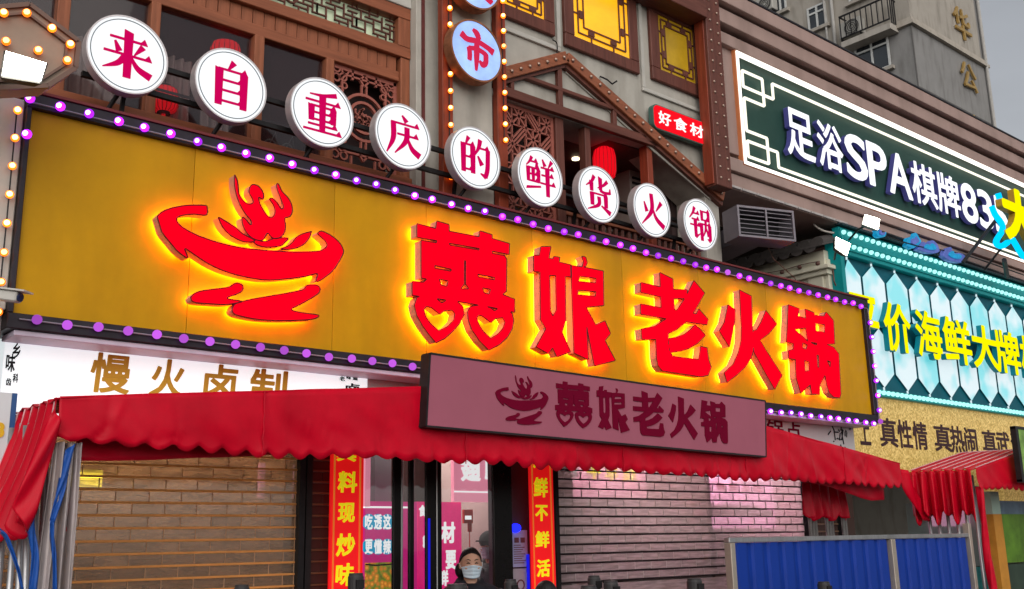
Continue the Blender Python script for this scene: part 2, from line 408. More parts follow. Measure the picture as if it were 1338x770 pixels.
def bulb_mesh(name, r, mats, hot=0.8, loc=None, core=True):
    g = MB(); g.ball((0, 0, 0), r, 12, 8, 0)
    g.tube([(0, 0.0, 0), (0, r*1.25, 0)], r*0.62, 10, 2)
    if core: g.ball((-r*0.36, -r*0.46, -r*0.06), r*0.60, 10, 6, 1)
    return obj(name, g, mats, T if loc is None else loc[1], (0, 0, 0) if loc is None else loc[0], smooth=True)
M_socket = mat('bulb_socket', (0.10, 0.07, 0.10), 0.5)
br = 0.0255
def b1_dim(): return bulb_mesh('bulb', br, [M_purple_dim, M_purple_dim, M_socket], loc=((9.572, -.062, 2.72), T), core=False)
jit = random.Random(11); J_ = lambda: jit.uniform(-.0055, .0055)
tops = [(1.452+0.1535*i+J_(), -0.062+J_(), 3.915-0.0007*i+J_()) for i in range(53)]
b0 = bulb_mesh('bulb', br, [M_purple, M_purple_hot, M_socket], loc=(tops[0], T)); many('bulb', b0, [p for p in tops[1:] if p[0] < 4.6], T)
b2 = bulb_mesh('bulb', br, [M_purple, glow('lilac_bulb_core', (0.85, 0.22, 1.0), 1.25, .5), M_socket], loc=(tops[25], T)); many('bulb', b2, [p for i, p in enumerate(tops) if p[0] >= 4.6 and i not in (25, 38)], T); many('bulb', b1_dim(), [tops[38]], T)
bots = [(1.579+0.1542*i+J_(), -0.062+J_(), 2.754-0.0012*i+J_()) for i in range(52)]
b1 = bulb_mesh('bulb', br, [M_purple_dim, M_purple_hot, M_socket], loc=(bots[0], T), core=False); many('bulb', b1, [p for p in bots[1:] if p[0] < 4.2], T)
many('bulb', b0, [p for p in bots if p[0] >= 7.3], T)
many('bulb', b0, [(9.572, -0.062, 3.72-0.148*i) for i in range(7)], T)
many('bulb', b0, [(1.452, -0.062, 3.72)], T)
g = MB(); g.tube([(1.46, -0.05, 3.905), (9.55, -0.05, 3.87)], 0.004, 6); g.tube([(1.5, -0.05, 2.752), (9.55, -0.05, 2.69)], 0.004, 6); g.tube([(9.572, -0.05, 3.87), (9.572, -0.05, 2.7)], 0.004, 6)
obj('cable', g, M_cable, T)

FACE, BACK = -0.105, -0.035
def crop(ox, oy, s, pts, Y=FACE): return [at(ox+u/s, oy+v/s, Y) for u, v in pts]
SHAPES = {}
# emblem: bowl, flame, leaves, puddles (each its own lit shape)
E_ = (190, 215, 3.581)
emb = {
 'bowl': [(55,243),(80,220),(130,202),(200,191),(280,192),(287,200),(286,237),(230,233),(185,236),(152,246),(146,260),(155,278),(185,302),(250,335),(350,368),(450,390),(560,402),(700,410),(800,407),(832,398),(850,380),(838,355),(806,326),(822,312),(855,325),(885,345),(912,372),(926,405),(918,432),(885,487),(845,525),(805,549),(798,540),(805,511),(750,524),(650,537),(545,540),(400,510),(290,463),(188,394),(193,420),(200,440),(180,430),(145,402),(110,360),(82,325),(68,292)],
 'flame': [(417,47),(428,72),(433,100),(437,135),(450,160),(472,182),(492,185),(504,178),(500,160),(488,140),(485,122),(492,102),(505,94),(528,102),(545,122),(553,145),(548,164),(530,154),(534,180),(548,208),(568,238),(588,249),(603,236),(606,212),(596,186),(580,162),(596,160),(616,180),(632,205),(641,208),(645,195),(635,165),(618,120),(614,95),(622,92),(640,128),(668,158),(684,190),(686,225),(672,246),(652,252),(655,290),(650,318),(635,338),(612,348),(590,342),(570,322),(552,352),(530,356),(500,345),(475,322),(460,295),(452,262),(455,248),(470,258),(490,282),(497,275),(490,258),(465,228),(443,190),(425,140),(417,95)],
 'leaf': [(340,248),(352,252),(392,276),(428,300),(455,325),(512,356),(478,364),(440,355),(395,330),(362,295)],
 'ripple': [(515,352),(560,361),(605,346),(666,345),(652,365),(630,382),(570,388),(530,380),(508,366)],
 'petal': [(776,314),(768,340),(745,370),(710,390),(665,398),(632,395),(665,383),(690,362),(705,342),(735,325)],
 'droplet': [(212,622),(228,605),(262,592),(330,583),(390,574),(412,560),(430,555),(450,562),(457,576),(450,594),(425,608),(380,627),(450,640),(420,650),(370,656),(300,652),(245,648),(218,640)],
 'puddle': [(405,682),(412,662),(430,648),(500,630),(600,613),(690,597),(740,585),(752,568),(780,563),(808,568),(817,585),(808,604),(775,627),(725,655),(682,680),(740,695),(808,705),(800,718),(760,727),(640,731),(530,726),(440,709),(412,697)],
}
X_ = (520, 280, 4.05)
xi_pos = [[(100,50),(200,76),(205,36),(270,55),(270,90),(430,120),(432,88),(497,108),(497,128),(590,156),(588,216),(497,203),(560,214),(575,240),(573,408),(553,425),(617,450),(617,520),(500,494),(320,463),(75,430),(75,356),(135,360),(152,344),(122,338),(122,132),(205,150),(100,122)],
 [(100,440),(86,480),(98,535),(130,592),(165,640),(200,681),(245,660),(290,620),(325,580),(350,530),(343,490),(315,464),(285,452),(255,456),(232,470),(205,448),(150,430)],
 [(385,488),(368,515),(372,560),(390,612),(430,670),(480,720),(535,692),(580,650),(605,605),(612,565),(603,525),(580,505),(555,497),(530,500),(510,512),(490,496),(440,480)]]
xi_neg = [[(100,123),(206,141),(203,152),(100,134)], [(270,154),(430,182),(428,190),(275,164)], [(498,196),(590,214),(588,224),(500,208)],
 [(195,272),(282,292),(280,302),(195,286)], [(218,344),(265,354),(258,382),(228,376)], [(422,318),(512,336),(510,348),(424,332)], [(447,390),(490,398),(482,424),(455,416)],
 [(351,246),(358,247),(358,372),(350,370)], [(332,396),(350,370),(358,371),(376,396)],
 [(136,505),(150,489),(175,494),(198,512),(220,530),(245,511),(285,508),(301,528),(294,562),(262,595),(216,618),(172,580),(145,540)],
 [(416,550),(426,535),(447,540),(468,556),(490,574),(515,553),(553,548),(566,572),(555,605),(528,635),(490,658),(452,622),(428,585)]]
N_ = (680, 315, 4.53)
ni_pos = [[(78,85),(112,85),(120,34),(180,33),(168,103),(192,107),(198,92),(232,97),(228,125),(302,142),(300,213),(265,212),(268,470),(245,540),(297,657),(215,686),(190,632),(165,668),(92,628),(150,520),(118,465),(115,185),(78,180)],
 [(298,145),(345,151),(372,155),(490,178),(493,383),(388,393),(445,497),(500,473),(533,548),(500,590),(562,708),(437,740),(391,500),(402,704),(317,664)],
 [(362,90),(386,96),(395,128),(386,153),(366,152),(373,122)]]
ni_neg = [[(172,204),(208,206),(212,410),(192,445),(177,415)], [(350,208),(447,222),(445,249),(342,240)], [(341,291),(447,301),(444,327),(337,319)], [(296,146),(301,146),(303,214),(298,214)]]
L_ = (815, 345, 4.967)
la_pos = [[(233,55),(318,98),(328,300),(335,350),(245,345)], [(110,120),(240,150),(330,165),(412,168),(405,226),(320,225),(240,215),(110,185)],
 [(108,260),(250,285),(345,300),(470,325),(487,292),(547,360),(540,395),(420,378),(250,352),(110,327)],
 [(455,108),(525,190),(468,290),(420,365),(340,428),(205,490),(118,490),(113,422),(200,405),(285,350),(345,300),(395,225)],
 [(204,400),(290,385),(287,485),(294,560),(315,598),(360,606),(487,620),(499,535),(540,545),(550,620),(567,672),(548,722),(500,733),(380,715),(250,695),(222,660),(212,610)],
 [(288,485),(345,476),(395,455),(430,428),(462,395),(496,425),(530,463),(480,515),(420,550),(370,566),(298,576)]]
H_ = (920, 370, 5.31)
hu_pos = [[(165,150),(215,185),(213,262),(175,447),(105,333),(140,270)], [(245,48),(328,90),(334,300),(345,400),(340,470),(325,520),(288,580),(230,635),(158,690),(138,622),(200,565),(238,480),(256,400),(258,310)],
 [(428,190),(503,285),(450,350),(390,395),(350,420),(340,330),(362,326),(392,275)], [(330,330),(388,400),(450,500),(540,640),(490,738),(425,625),(345,478)]]
G_ = (1010, 385, 5.31)
gu_pos = [[(105,70),(182,98),(172,150),(228,165),(222,100),(282,125),(288,143),(352,150),(368,121),(420,182),(428,342),(370,346),(420,365),(456,410),(471,690),(463,718),(420,712),(390,680),(372,625),(360,560),(326,625),(322,693),(268,690),(258,625),(192,686),(160,578),(155,450),(108,445),(105,390),(140,380),(140,340),(92,330),(98,240)]]
gu_neg = [[(293,198),(358,210),(358,262),(296,252)], [(148,242),(225,232),(240,325),(205,290),(160,252)], [(218,458),(250,468),(250,530),(222,532)], [(205,335),(238,350),(230,380),(205,372)], [(303,420),(316,420),(319,505),(310,505)], [(374,458),(398,466),(396,505)], [(262,330),(305,338),(300,352),(270,338)]]
for k, p in emb.items(): SHAPES[k] = union([[(x, z) for x, z in zip(*np.array(catmull(crop(*E_, p)+crop(*E_, p)[:1], 3)).T)]], N=170)
SHAPES['double joy'] = union([crop(*X_, p) for p in xi_pos], [crop(*X_, p) for p in xi_neg], N=190)
SHAPES['young woman'] = union([crop(*N_, p) for p in ni_pos], [crop(*N_, p) for p in ni_neg], N=170)
SHAPES['old'] = union([crop(*L_, p) for p in la_pos], N=170)
SHAPES['fire'] = union([crop(*H_, p) for p in hu_pos], N=150)
SHAPES['pot'] = union([crop(*G_, p) for p in gu_pos], [crop(*G_, p) for p in gu_neg], N=170)
for k, cn in SHAPES.items():
    nm = k if k in emb else 'character'
    vf = fill(cn); o = put_raw(nm, vf, FACE, BACK, [M_red_face, M_return], T)
    # the lamp strips fixed behind each letter, a little inside its outline
    g_ = MB()
    for q_ in cn:
        q_ = list(map(tuple, np.asarray(q_))); q_ = q_+q_[:2]; g_.tube([(a_, FACE-.001, b_) for a_, b_ in q_], .0042, 5, 0, False)
    obj('edge_trim', g_, mat('dark_red_edge', (.16, .004, .012), .4, .2), o)
    put_raw('led_strip', fill(inset(cn, 0.008)), BACK+0.002, BACK+0.012, [M_return, M_halo], o)

# ------------------------------------------------------------------ pink sign on the awning
P = root('sign_board', (5.4, -0.53, 2.26), 'unlit mauve pink signboard with dark red emblem and characters hung on the red awning', 'sign')
PF = -0.57
xa, za = at(562, 462, PF); xb, zb = at(557, 557, PF); xc, zc = at(1000, 524, PF); xd, zd = at(1001, 597, PF)
M_pink = mat('mauve_pink_board', (0.33, 0.092, 0.135), 0.6, 0, 0.06, 3, 0.02, dirt=0.08)
M_maroon = mat('maroon_print', (0.14, 0.001, 0.018), 0.7, 0, 0.05, spec=.05)
g = MB(); vs = [(xb, zb), (xd, zd), (xc, zc), (xa, za)]; g.prism(vs, PF, PF+0.075); obj('board', g, M_pink, P)
g = MB()
for q, r in zip(vs, vs[1:]+vs[:1]): g.beam((q[0], PF+0.04, q[1]), (r[0], PF+0.04, r[1]), 0.012, 0.085)
obj('trim', g, M_dark, P)
for xq in (0.08, 0.92):
    g = MB(); xx = xb+(xd-xb)*xq; g.tube([(xx, PF+0.07, 2.5), (xx, -0.49, 2.52)], 0.012); obj('bracket', g, M_dark, P)
# printed characters in the same shapes: each fitted into its own place on the board
def fit(conts, boxes):
    A = np.concatenate([np.asarray(c) for c in conts]); lo, hi = A.min(0), A.max(0); x0, x1, z0, z1 = boxes
    return [np.stack([x0+(np.asarray(c)[:, 0]-lo[0])/(hi[0]-lo[0])*(x1-x0), z0+(np.asarray(c)[:, 1]-lo[1])/(hi[1]-lo[1])*(z1-z0)], 1) for c in conts]
def pxbox(x0, x1, ytc, ybc, Y):
    xm = (x0+x1)/2; ym = (ytc+ybc)/2
    return at(x0, ym, Y)[0], at(x1, ym, Y)[0], at(xm, ybc, Y)[1], at(xm, ytc, Y)[1]
for k, b in {'double joy': (725,773,500,559), 'young woman': (780,821,506,565), 'old': (827,867,512,570), 'fire': (873,910,519,574), 'pot': (915,950,524,579)}.items():
    put_raw('character', fill(fit(SHAPES[k], pxbox(*b, PF))), PF-0.006, PF+0.002, [M_maroon, M_maroon], P)
A = np.concatenate([np.asarray(c) for k in emb for c in SHAPES[k]]); lo, hi = A.min(0), A.max(0); bx = pxbox(647, 716, 491, 555, PF)
for k in emb:
    for c in SHAPES[k][:1]:
        cc = np.stack([bx[0]+(np.asarray(c)[:, 0]-lo[0])/(hi[0]-lo[0])*(bx[1]-bx[0]), bx[2]+(np.asarray(c)[:, 1]-lo[1])/(hi[1]-lo[1])*(bx[3]-bx[2])], 1)
        put_raw(k, fill([cc]), PF-0.006, PF+0.002, [M_maroon, M_maroon], P)

# ------------------------------------------------------------------ white round signs
def H(x1, x2, y, t=5): return [[(x1, y-t/2), (x2-13, y-t/2), (x2-6, y-11), (x2+1, y+t/2), (x1, y+t/2)]]
def V(x, y1, y2, w=14): return [[(x-w/2-2, y1-2), (x+w/2+1, y1+3), (x+w/2, y2), (x-w/2, y2)]]
def B(p, w): return [brush(p, w)]
SONG = {
 'lai': H(14,86,21)+B([(24,28),(33,48)],[4,13])+B([(78,27),(62,49)],[13,3])+H(4,96,52)+V(50,2,98,15)+B([(45,53),(32,72),(4,87)],[12,11,2])+B([(55,53),(70,74),(96,86)],[4,11,15]),
 'zi': B([(54,0),(42,19)],[14,4])+V(23,19,98,15)+V(77,19,98,15)+H(20,84,20)+H(26,76,43)+H(26,76,65)+H(22,78,88),
 'chong': B([(84,4),(50,12),(18,14)],[11,7,3])+H(8,94,28)+V(23,38,74,13)+V(77,38,74,13)+H(20,84,39)+H(24,78,54)+H(24,78,70)+V(50,11,95,14)+H(15,87,82)+H(4,98,95),
 'qing': B([(46,0),(59,15)],[4,13])+H(16,94,21)+B([(22,20),(22,60),(5,97)],[14,13,3])+H(33,92,47)+B([(60,27),(57,60),(27,95)],[14,13,3])+B([(60,50),(74,76),(96,90)],[4,12,16]),
 'de': B([(29,1),(20,21)],[12,4])+V(13,20,92,13)+V(42,20,92,13)+H(11,48,21)+H(13,43,52)+H(13,43,84)+B([(65,1),(60,22),(47,45)],[13,10,3])+H(59,93,23)+B([(89,23),(87,70),(80,95)],[13,13,12])+B([(82,94),(65,87)],[12,3])+B([(57,44),(70,66)],[4,14]),
 'xian': B([(22,1),(15,14),(3,27)],[10,7,3])+H(17,42,14)+B([(40,14),(34,30)],[9,4])+V(9,31,68,10)+V(44,31,68,10)+H(7,48,31)+H(9,45,48)+H(9,45,66)+V(26,31,66,9)+[[(1,90),(3,82),(50,74),(52,79)]]+B([(58,1),(67,19)],[4,12])+B([(91,1),(78,21)],[12,3])+H(52,98,24)+H(54,96,44)+H(50,102,66)+V(75,24,99,12),
 'huo': B([(34,1),(24,18),(3,33)],[12,9,3])+V(23,18,45,12)+B([(84,8),(68,22),(46,33)],[11,8,3])+V(57,1,38,12)+B([(55,38),(70,42),(92,40)],[9,8,8])+B([(92,42),(93,27)],[9,3])+V(24,50,84,13)+V(76,50,84,13)+H(20,82,50)+B([(50,57),(47,80),(6,98)],[13,11,3])+B([(58,81),(92,98)],[4,14]),
 'fire': B([(18,30),(28,58)],[4,14])+B([(90,22),(66,51)],[14,3])+B([(49,2),(48,52),(6,97)],[14,14,3])+B([(52,42),(66,72),(98,94)],[3,12,16]),
 'guo': B([(26,1),(18,18),(1,37)],[12,8,3])+H(18,46,20)+H(11,45,38)+H(3,48,56)+V(27,38,92,12)+B([(26,92),(46,79)],[10,3])+V(58,6,37,10)+V(88,6,37,10)+H(55,94,8)+H(58,88,34)+V(54,46,99,12)+H(52,97,47)+V(92,46,94,12)+B([(92,96),(79,90)],[11,3])+B([(74,36),(72,62),(61,84)],[10,8,3])+B([(76,58),(85,82)],[4,11]),
}
SONG = {k: fill(union([[(x/100, 1-y/100) for x, y in p] for p in v], N=150)) for k, v in SONG.items()}
M_rim = mat('round_sign_rim', (0.60, 0.55, 0.55), 0.35, 0.5, 0.15, 8)
M_ringline = mat('dark_ring_line', (0.015, 0.03, 0.05), 0.4)
DF, DB = -0.05, 0.012
dcen = [(165,70),(300,112),(421,147),(528,178),(624,208),(708,231.5),(782,254.5),(852,274.5),(913,293)]
words = ['far left of the row, above the floodlit corner', 'second from the left, before a red lantern top', 'third from the left, before the dark window', 'before the carved timber lattice panel', 'before the plaster post with warm bulbs', 'before the star lattice panel', 'under the hanging red lantern', 'second from the right of the row', 'far right of the row, beside the slatted vent']
hanzi = ['来', '自', '重', '庆', '的', '鲜', '货', '火', '锅']
gl = list(SONG)
xs_ = np.array([at(*p, DF) for p in dcen]); i_ = np.arange(9); px_ = np.polyfit(i_, xs_[:, 0], 1); pz_ = np.polyfit(i_, xs_[:, 1], 1)
RAD = 0.232
for i in range(9):
    x, z = np.polyval(px_, i), np.polyval(pz_, i)
    D = root('round_sign', (x, 0.06, z-RAD), 'round white lightbox with the magenta character %s, %s' % (hanzi[i], words[i]), 'sign', 'round white character signs above the gold signboard')
    rim = MB(); rim.ring((x, z), RAD-0.008, RAD, DF-0.004, DB, 56); rim.disc((x, z), RAD-0.008, DB-0.02, DB-0.001, 56); obj('rim', rim, M_rim, D, smooth=False)
    f = MB(); f.disc((x, z), RAD-0.009, DF, DF+0.02, 56); obj('face', f, M_white_face, D)
    f = MB(); f.ring((x, z), RAD-0.027, RAD-0.023, DF-0.003, DF+0.004, 56); obj('ring_line', f, M_ringline, D)
    s = 0.148
    put_raw('character', SONG[gl[i]], DF-0.005, DF+0.003, [M_magenta, M_magenta], D, s*2, x-s, s*2, z-s)
    f = MB(); f.tube([(x-0.02, DB-0.005, z-0.08), (x-0.02, 0.085, z-0.08)], 0.016, 8); f.tube([(x+0.02, DB-0.01, z-RAD*.6), (x-0.06, 0.16, 3.97)], 0.013, 8); obj('bracket', f, M_dark, D)
Rr = root('mounting_rail', (4.4, 0.1, 4.25), 'two dark steel rails carrying the row of round white signs', 'rail')
for dz in (0.05, -0.12):
    g = MB(); g.beam((1.75, 0.10, np.polyval(pz_, -.3)+dz), (7.05, 0.10, np.polyval(pz_, 8.2)+dz), 0.03, 0.03); obj('rail', g, M_dark, Rr)
for i in range(5):
    x = 2.0+1.2*i; g = MB(); g.beam((x, 0.115, np.polyval(pz_, i*2)-0.1), (x, 0.16, 3.98), 0.022, 0.022); obj('stay', g, M_dark, Rr)
# ------------------------------------------------------------------ restaurant building
BD = root('restaurant_building', (4.5, 0.6, 0.12), 'grey plastered restaurant building with brown timber windows above the gold signboard', 'building')
g = MB()
g.box(4.185, 4.42, 0.30, 0.7, 3.2, 8.0)                           # plaster column beside the timber bay
g.box(4.42, 4.83, 0.20, 0.7, 3.2, 8.0)                            # post between the two bulb strips
o1 = [at(852, 198, .35), at(921, 257, .35)]
XR = 7.76
g.prism([(4.95,5.07),(6.33,5.07),(6.86,5.09),o1[1],(7.50,3.2),(XR,3.2),(XR,8.0),(4.95,8.0)], 0.35, 0.7)
obj('wall', g, M_plaster, BD, bevel=0.006)
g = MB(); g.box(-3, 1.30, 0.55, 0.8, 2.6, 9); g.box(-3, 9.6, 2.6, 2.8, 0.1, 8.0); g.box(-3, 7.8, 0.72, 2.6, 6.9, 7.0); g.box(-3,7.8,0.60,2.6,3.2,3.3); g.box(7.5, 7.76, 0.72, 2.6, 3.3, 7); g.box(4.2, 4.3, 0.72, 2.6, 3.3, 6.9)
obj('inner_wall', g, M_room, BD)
# raised plaster borders
for b in ((4.96, 5.71, 5.66, 5.70), (5.675, 5.715, 5.701, 7.2), (6.735, 6.775, 5.636, 7.2), (6.735, 7.72, 5.60, 5.635), (7.68, 7.72, 5.636, 7.2)):
    g = MB(); g.box(b[0], b[1], 0.325, 0.349, b[2], b[3]); obj('plaster_moulding', g, M_plaster2, BD, bevel=0.004)
g = MB(); g.box(4.228, 4.252, 0.285, 0.2985, 3.9, 8.0); obj('drain_strip', g, mat('dark_red_strip', (0.12, 0.03, 0.028), 0.5, 0, .3, 10), BD)

# --- timber bay on the left
def part(name, boxes, m, parent, bevel=0.004):
    g = MB()
    for b in boxes: g.box(*b)
    return obj(name, g, m, parent, bevel=bevel)
YB = 0.40
bay = part('window_frame', [(0.3, 4.10, YB, YB+.09, 4.951, 5.03)], M_wx, BD)
part('beam', [(0.3, 4.184, YB-.03, YB+.09, 5.141, 5.225)], M_wx, bay); part('beam', [(0.3, 4.184, YB-.03, YB+.09, 5.456, 5.55)], M_wx, bay)
part('beam', [(0.3, 4.184, YB-.04, YB+.1, 5.551, 6.9)], M_plaster2, bay)
part('sill', [(0.3, 4.184, YB-.05, YB+.1, 4.10, 4.195)], M_wx, bay); part('sill', [(0.3, 4.184, YB-.08, YB+.1, 3.6, 4.098)], M_dwx, bay)
for a, b in ((1.12, 1.19), (1.677, 1.749), (2.227, 2.289), (2.93, 3.0), (3.478, 3.54)):
    part('post', [(a, b, YB-.015, YB+.075, 4.197, 4.949)], M_wz, bay)
part('post', [(4.102, 4.183, YB-.02, YB+.08, 4.197, 5.139)], M_wz, bay); part('post', [(4.075, 4.183, YB-.028, YB+.08, 5.227, 5.454)], M_wz, bay)
x = 0.35; nb = None
while x < 4.08:
    w = 0.083; g = MB(); dy = random.uniform(-.003, .003); g.box(x, x+w-.005, YB+.012+dy, YB+.04, 5.031, 5.14); obj('board', g, M_wz, bay, bevel=.002); x += w
# lattice transom: key-fret bars before glass with the sky painted in
g = MB(); g.box(0.3, 4.075, YB+.05, YB+.056, 5.226, 5.455); obj('pane', g, mat('sky_painted_glass', (0.52, 0.60, 0.42), 0.12, 0, 0.25, 3, 0, spec=.7, emit=(0.75, 0.9, 0.6), es=0.12), bay)  # sky reflection painted as pale green colour and a weak glow
g = MB(); c = 0.0365; z0 = 5.246; bw = 0.0085
def hb(x0, x1, z): g.box(x0-bw/2, x1+bw/2, YB+.020, YB+.038, z-bw/2, z+bw/2)
def vb(x, z0_, z1_): g.box(x-bw/2, x+bw/2, YB+.0215, YB+.0365, z0_-bw/2, z1_+bw/2)
xx = 4.072-9*c*8
while xx+9*c < 4.10:
    Z = [z0+c*k for k in range(6)]; Xk = [xx+c*k for k in range(10)]
    hb(Xk[0], Xk[2], Z[1]); vb(Xk[2], Z[0], Z[3]); hb(Xk[0], Xk[4], Z[3]); vb(Xk[1], Z[3], Z[5]); vb(Xk[4], Z[1], Z[4]); hb(Xk[2], Xk[6], Z[4]); vb(Xk[3], Z[4], Z[5])
    hb(Xk[4], Xk[7], Z[1]); vb(Xk[6], Z[2], Z[5]); hb(Xk[4], Xk[8], Z[2]); vb(Xk[7], Z[0], Z[2]); vb(Xk[8], Z[1], Z[4]); hb(Xk[6], Xk[9], Z[3]); hb(Xk[7], Xk[9], Z[4]); vb(Xk[5], Z[0], Z[1]); hb(Xk[8], Xk[9], Z[1]); vb(Xk[9], Z[1], Z[3]); vb(Xk[0], Z[1], Z[3])
    for q_ in (0, 3, 5, 8): vb(Xk[q_], 5.226, Z[0]); vb(Xk[q_], Z[5], 5.455)
    hb(Xk[0], Xk[3], Z[0]); hb(Xk[5], Xk[9], Z[0]); hb(Xk[0], Xk[5], Z[5]); hb(Xk[7], Xk[9], Z[5])
    xx += 9*c
g.ring((3.21, 5.345), .045, .055, YB+.018, YB+.040, 20)
obj('lattice', g, M_dwz, bay)
# dark panes, curtains and lanterns behind
M_pane = glass('dark_window_glass', (0.045, 0.018, 0.02), 0.025, 0.70)
for a, b in ((1.19, 1.677), (1.749, 2.227), (2.289, 2.93), (3.0, 3.478)):
    part('pane', [(a-.005, b+.005, YB+.045, YB+.05, 4.19, 4.96)], M_pane, bay, 0)
M_curt = mat('grey_curtain', (0.42, 0.31, 0.29), 0.9, 0, 0.15, 5)
def curtain(x0, x1, z0, z1, y, n, parent, m=None):
    g = MB(); k = n*8; g.grid(lambda u, v: (x0+(x1-x0)*u, y+.022*math.sin(u*n*2*math.pi)+.012*math.sin(u*n*5.1+v*3), z0+(z1-z0)*v), k, 4); return obj('curtain', g, m or M_curt, parent, smooth=True, solid=.003)
curtain(1.2, 1.72, 4.2, 4.62, .72, 7, bay); curtain(1.78, 2.2, 4.2, 4.7, .66, 6, bay); curtain(2.32, 2.62, 4.2, 4.75, .66, 5, bay); curtain(2.72, 2.92, 4.2, 4.6, .7, 4, bay)
for zz in (4.55, 4.40): part('glazing_bar', [(2.3, 2.92, YB+.055, YB+.07, zz, zz+.014), (3.0, 3.47, YB+.055, YB+.07, zz-.02, zz-.002)], M_dark, bay, 0)
g = MB()
for k in range(3):
    g.ring((3.06+.13*k, 4.30), .035, .045, .62, .635, 18); g.tube([(3.0+.13*k, .628, 4.2), (3.1+.13*k, .628, 4.40), (3.14+.13*k, .628, 4.2)], .006, 6)
obj('scrollwork', g, mat('grey_iron', (.16, .17, .16), .5, .5), bay)
# carved lattice panel
g = MB(); x0, x1, z0, z1 = 3.545, 4.10, 4.20, 4.945; cx_, cz_ = (x0+x1)/2, 4.60
def bar(p, q, w=.014): g.beam((p[0], YB+.045, p[1]), (q[0], YB+.045, q[1]), w, .02)
for w_ in (0.012,):
    bar((x0, z0+.01), (x1, z0+.01), .03); bar((x0, z1-.01), (x1, z1-.01), .03); bar((x0+.01, z0), (x0+.01, z1), .03); bar((x1-.01, z0), (x1-.01, z1), .03)
def arc(c_, r, a0, a1, n=10, w=.012):
    p = [(c_[0]+r*math.cos(R_(a0+(a1-a0)*k/n)), c_[1]+r*math.sin(R_(a0+(a1-a0)*k/n))) for k in range(n+1)]
    for a, b in zip(p, p[1:]): bar(a, b, w)
for sx in (-1, 1):
    for sz in (-1, 1):
        ccx, ccz = cx_+sx*.262, cz_+sz*.352
        for k, (dx, dz) in enumerate(((.03, .03), (.10, .03), (.03, .10), (.085, .085))): g.ring((ccx-sx*dx, ccz-sz*dz), .022, .034, YB+.036, YB+.054, 14)
        arc((cx_+sx*.13, cz_+sz*.235), .055, 0 if sx > 0 else 180, (90 if sz > 0 else -90) if sx > 0 else (90 if sz > 0 else 270))
        bar((cx_+sx*.13, cz_+sz*.29), (cx_, cz_+sz*.29)); bar((cx_+sx*.185, cz_+sz*.235), (cx_+sx*.185, cz_+sz*.10))
        g.ring((cx_+sx*.20, cz_+sz*.165), .018, .029, YB+.036, YB+.054, 12); g.ring((cx_+sx*.165, cz_+sz*.205), .016, .026, YB+.036, YB+.054, 12)
    bar((cx_+sx*.10, z0 if sx < 0 else z0), (cx_+sx*.10, z0+.09)); bar((cx_+sx*.10, z1), (cx_+sx*.10, z1-.08)); bar((x0 if sx < 0 else x1, cz_+.06), (cx_+sx*.2, cz_+.06))
for sz in (-1, 1):
    q = [(cx_, cz_+sz*.33), (cx_+.035, cz_+sz*.285), (cx_, cz_+sz*.24), (cx_-.035, cz_+sz*.285)]
    for a, b in zip(q, q[1:]+q[:1]): bar(a, b, .013)
    bar((cx_-.02, cz_+sz*.25), (cx_-.02, cz_+sz*.16), .012); bar((cx_+.02, cz_+sz*.25), (cx_+.02, cz_+sz*.16), .012)
g.ring((cx_, cz_), .165, .185, YB+.034, YB+.056, 36); g.ring((cx_, cz_), .105, .125, YB+.034, YB+.056, 28)
rs = random.Random(3)
for k in range(15):
    a = rs.uniform(0, 360); r = rs.uniform(.02, .09); arc((cx_+r*math.cos(R_(a))*.8, cz_+r*math.sin(R_(a))*.8), rs.uniform(.018, .035), a, a+rs.uniform(160, 280), 7, .013)
obj('carved_panel', g, M_lat, bay)
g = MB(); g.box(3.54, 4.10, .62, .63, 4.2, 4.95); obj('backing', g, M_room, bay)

def lantern(name, c, r, h, label, group, lit=2.0, cord=None, col=(0.85, 0.004, 0.012)):
    L = root(name, (c[0], c[1], c[2]-h/2), label, 'lantern', group)
    mm = glow('lantern_red', col, 0.9)
    prof = [(r*.55, -h/2), (r*.86, -h*.42), (r, -h*.2), (r, h*.2), (r*.86, h*.42), (r*.55, h/2)]
    g = MB(); g.lathe(c, prof, 18); obj('shade', g, mm, L, smooth=True)
    g = MB(); g.lathe((c[0], c[1], c[2]-h/2-.012), [(r*.5, 0), (r*.5, .014)], 14); g.lathe((c[0], c[1], c[2]+h/2-.001), [(r*.5, 0), (r*.5, .014)], 14); obj('cap', g, M_dark, L)
    g = MB()
    for k in range(18):
        a = 2*math.pi*k/18; g.tube([(c[0]+p*1.012*math.cos(a), c[1]+p*1.012*math.sin(a), c[2]+z) for p, z in prof], .0025, 4)
    obj('rib', g, mat('dark_red_rib', (.2, .004, .008), .6), L)
    if cord: g = MB(); g.tube([(c[0], c[1], c[2]+h/2), (c[0], c[1], cord)], .004, 5); obj('cord', g, M_dark, L)
    g = MB()
    for k in range(9): g.tube([(c[0]+.01*math.cos(k), c[1]+.01*math.sin(k), c[2]-h/2-.012), (c[0]+.016*math.cos(k), c[1]+.016*math.sin(k), c[2]-h/2-.09)], .0025, 4)
    obj('tassel', g, mm, L)
    return L
x, z = at(215, 127, .60); lantern('lantern', (x, .60, z-.02), .085, .17, 'dim red lantern hanging behind the glass just left of the second round sign', 'red lanterns behind the upper windows', cord=4.9)
x, z = at(295, 63, .62); lantern('lantern', (x, .62, z-.05), .10, .18, 'red lantern whose top shows above the second round sign', 'red lanterns behind the upper windows', cord=4.94)

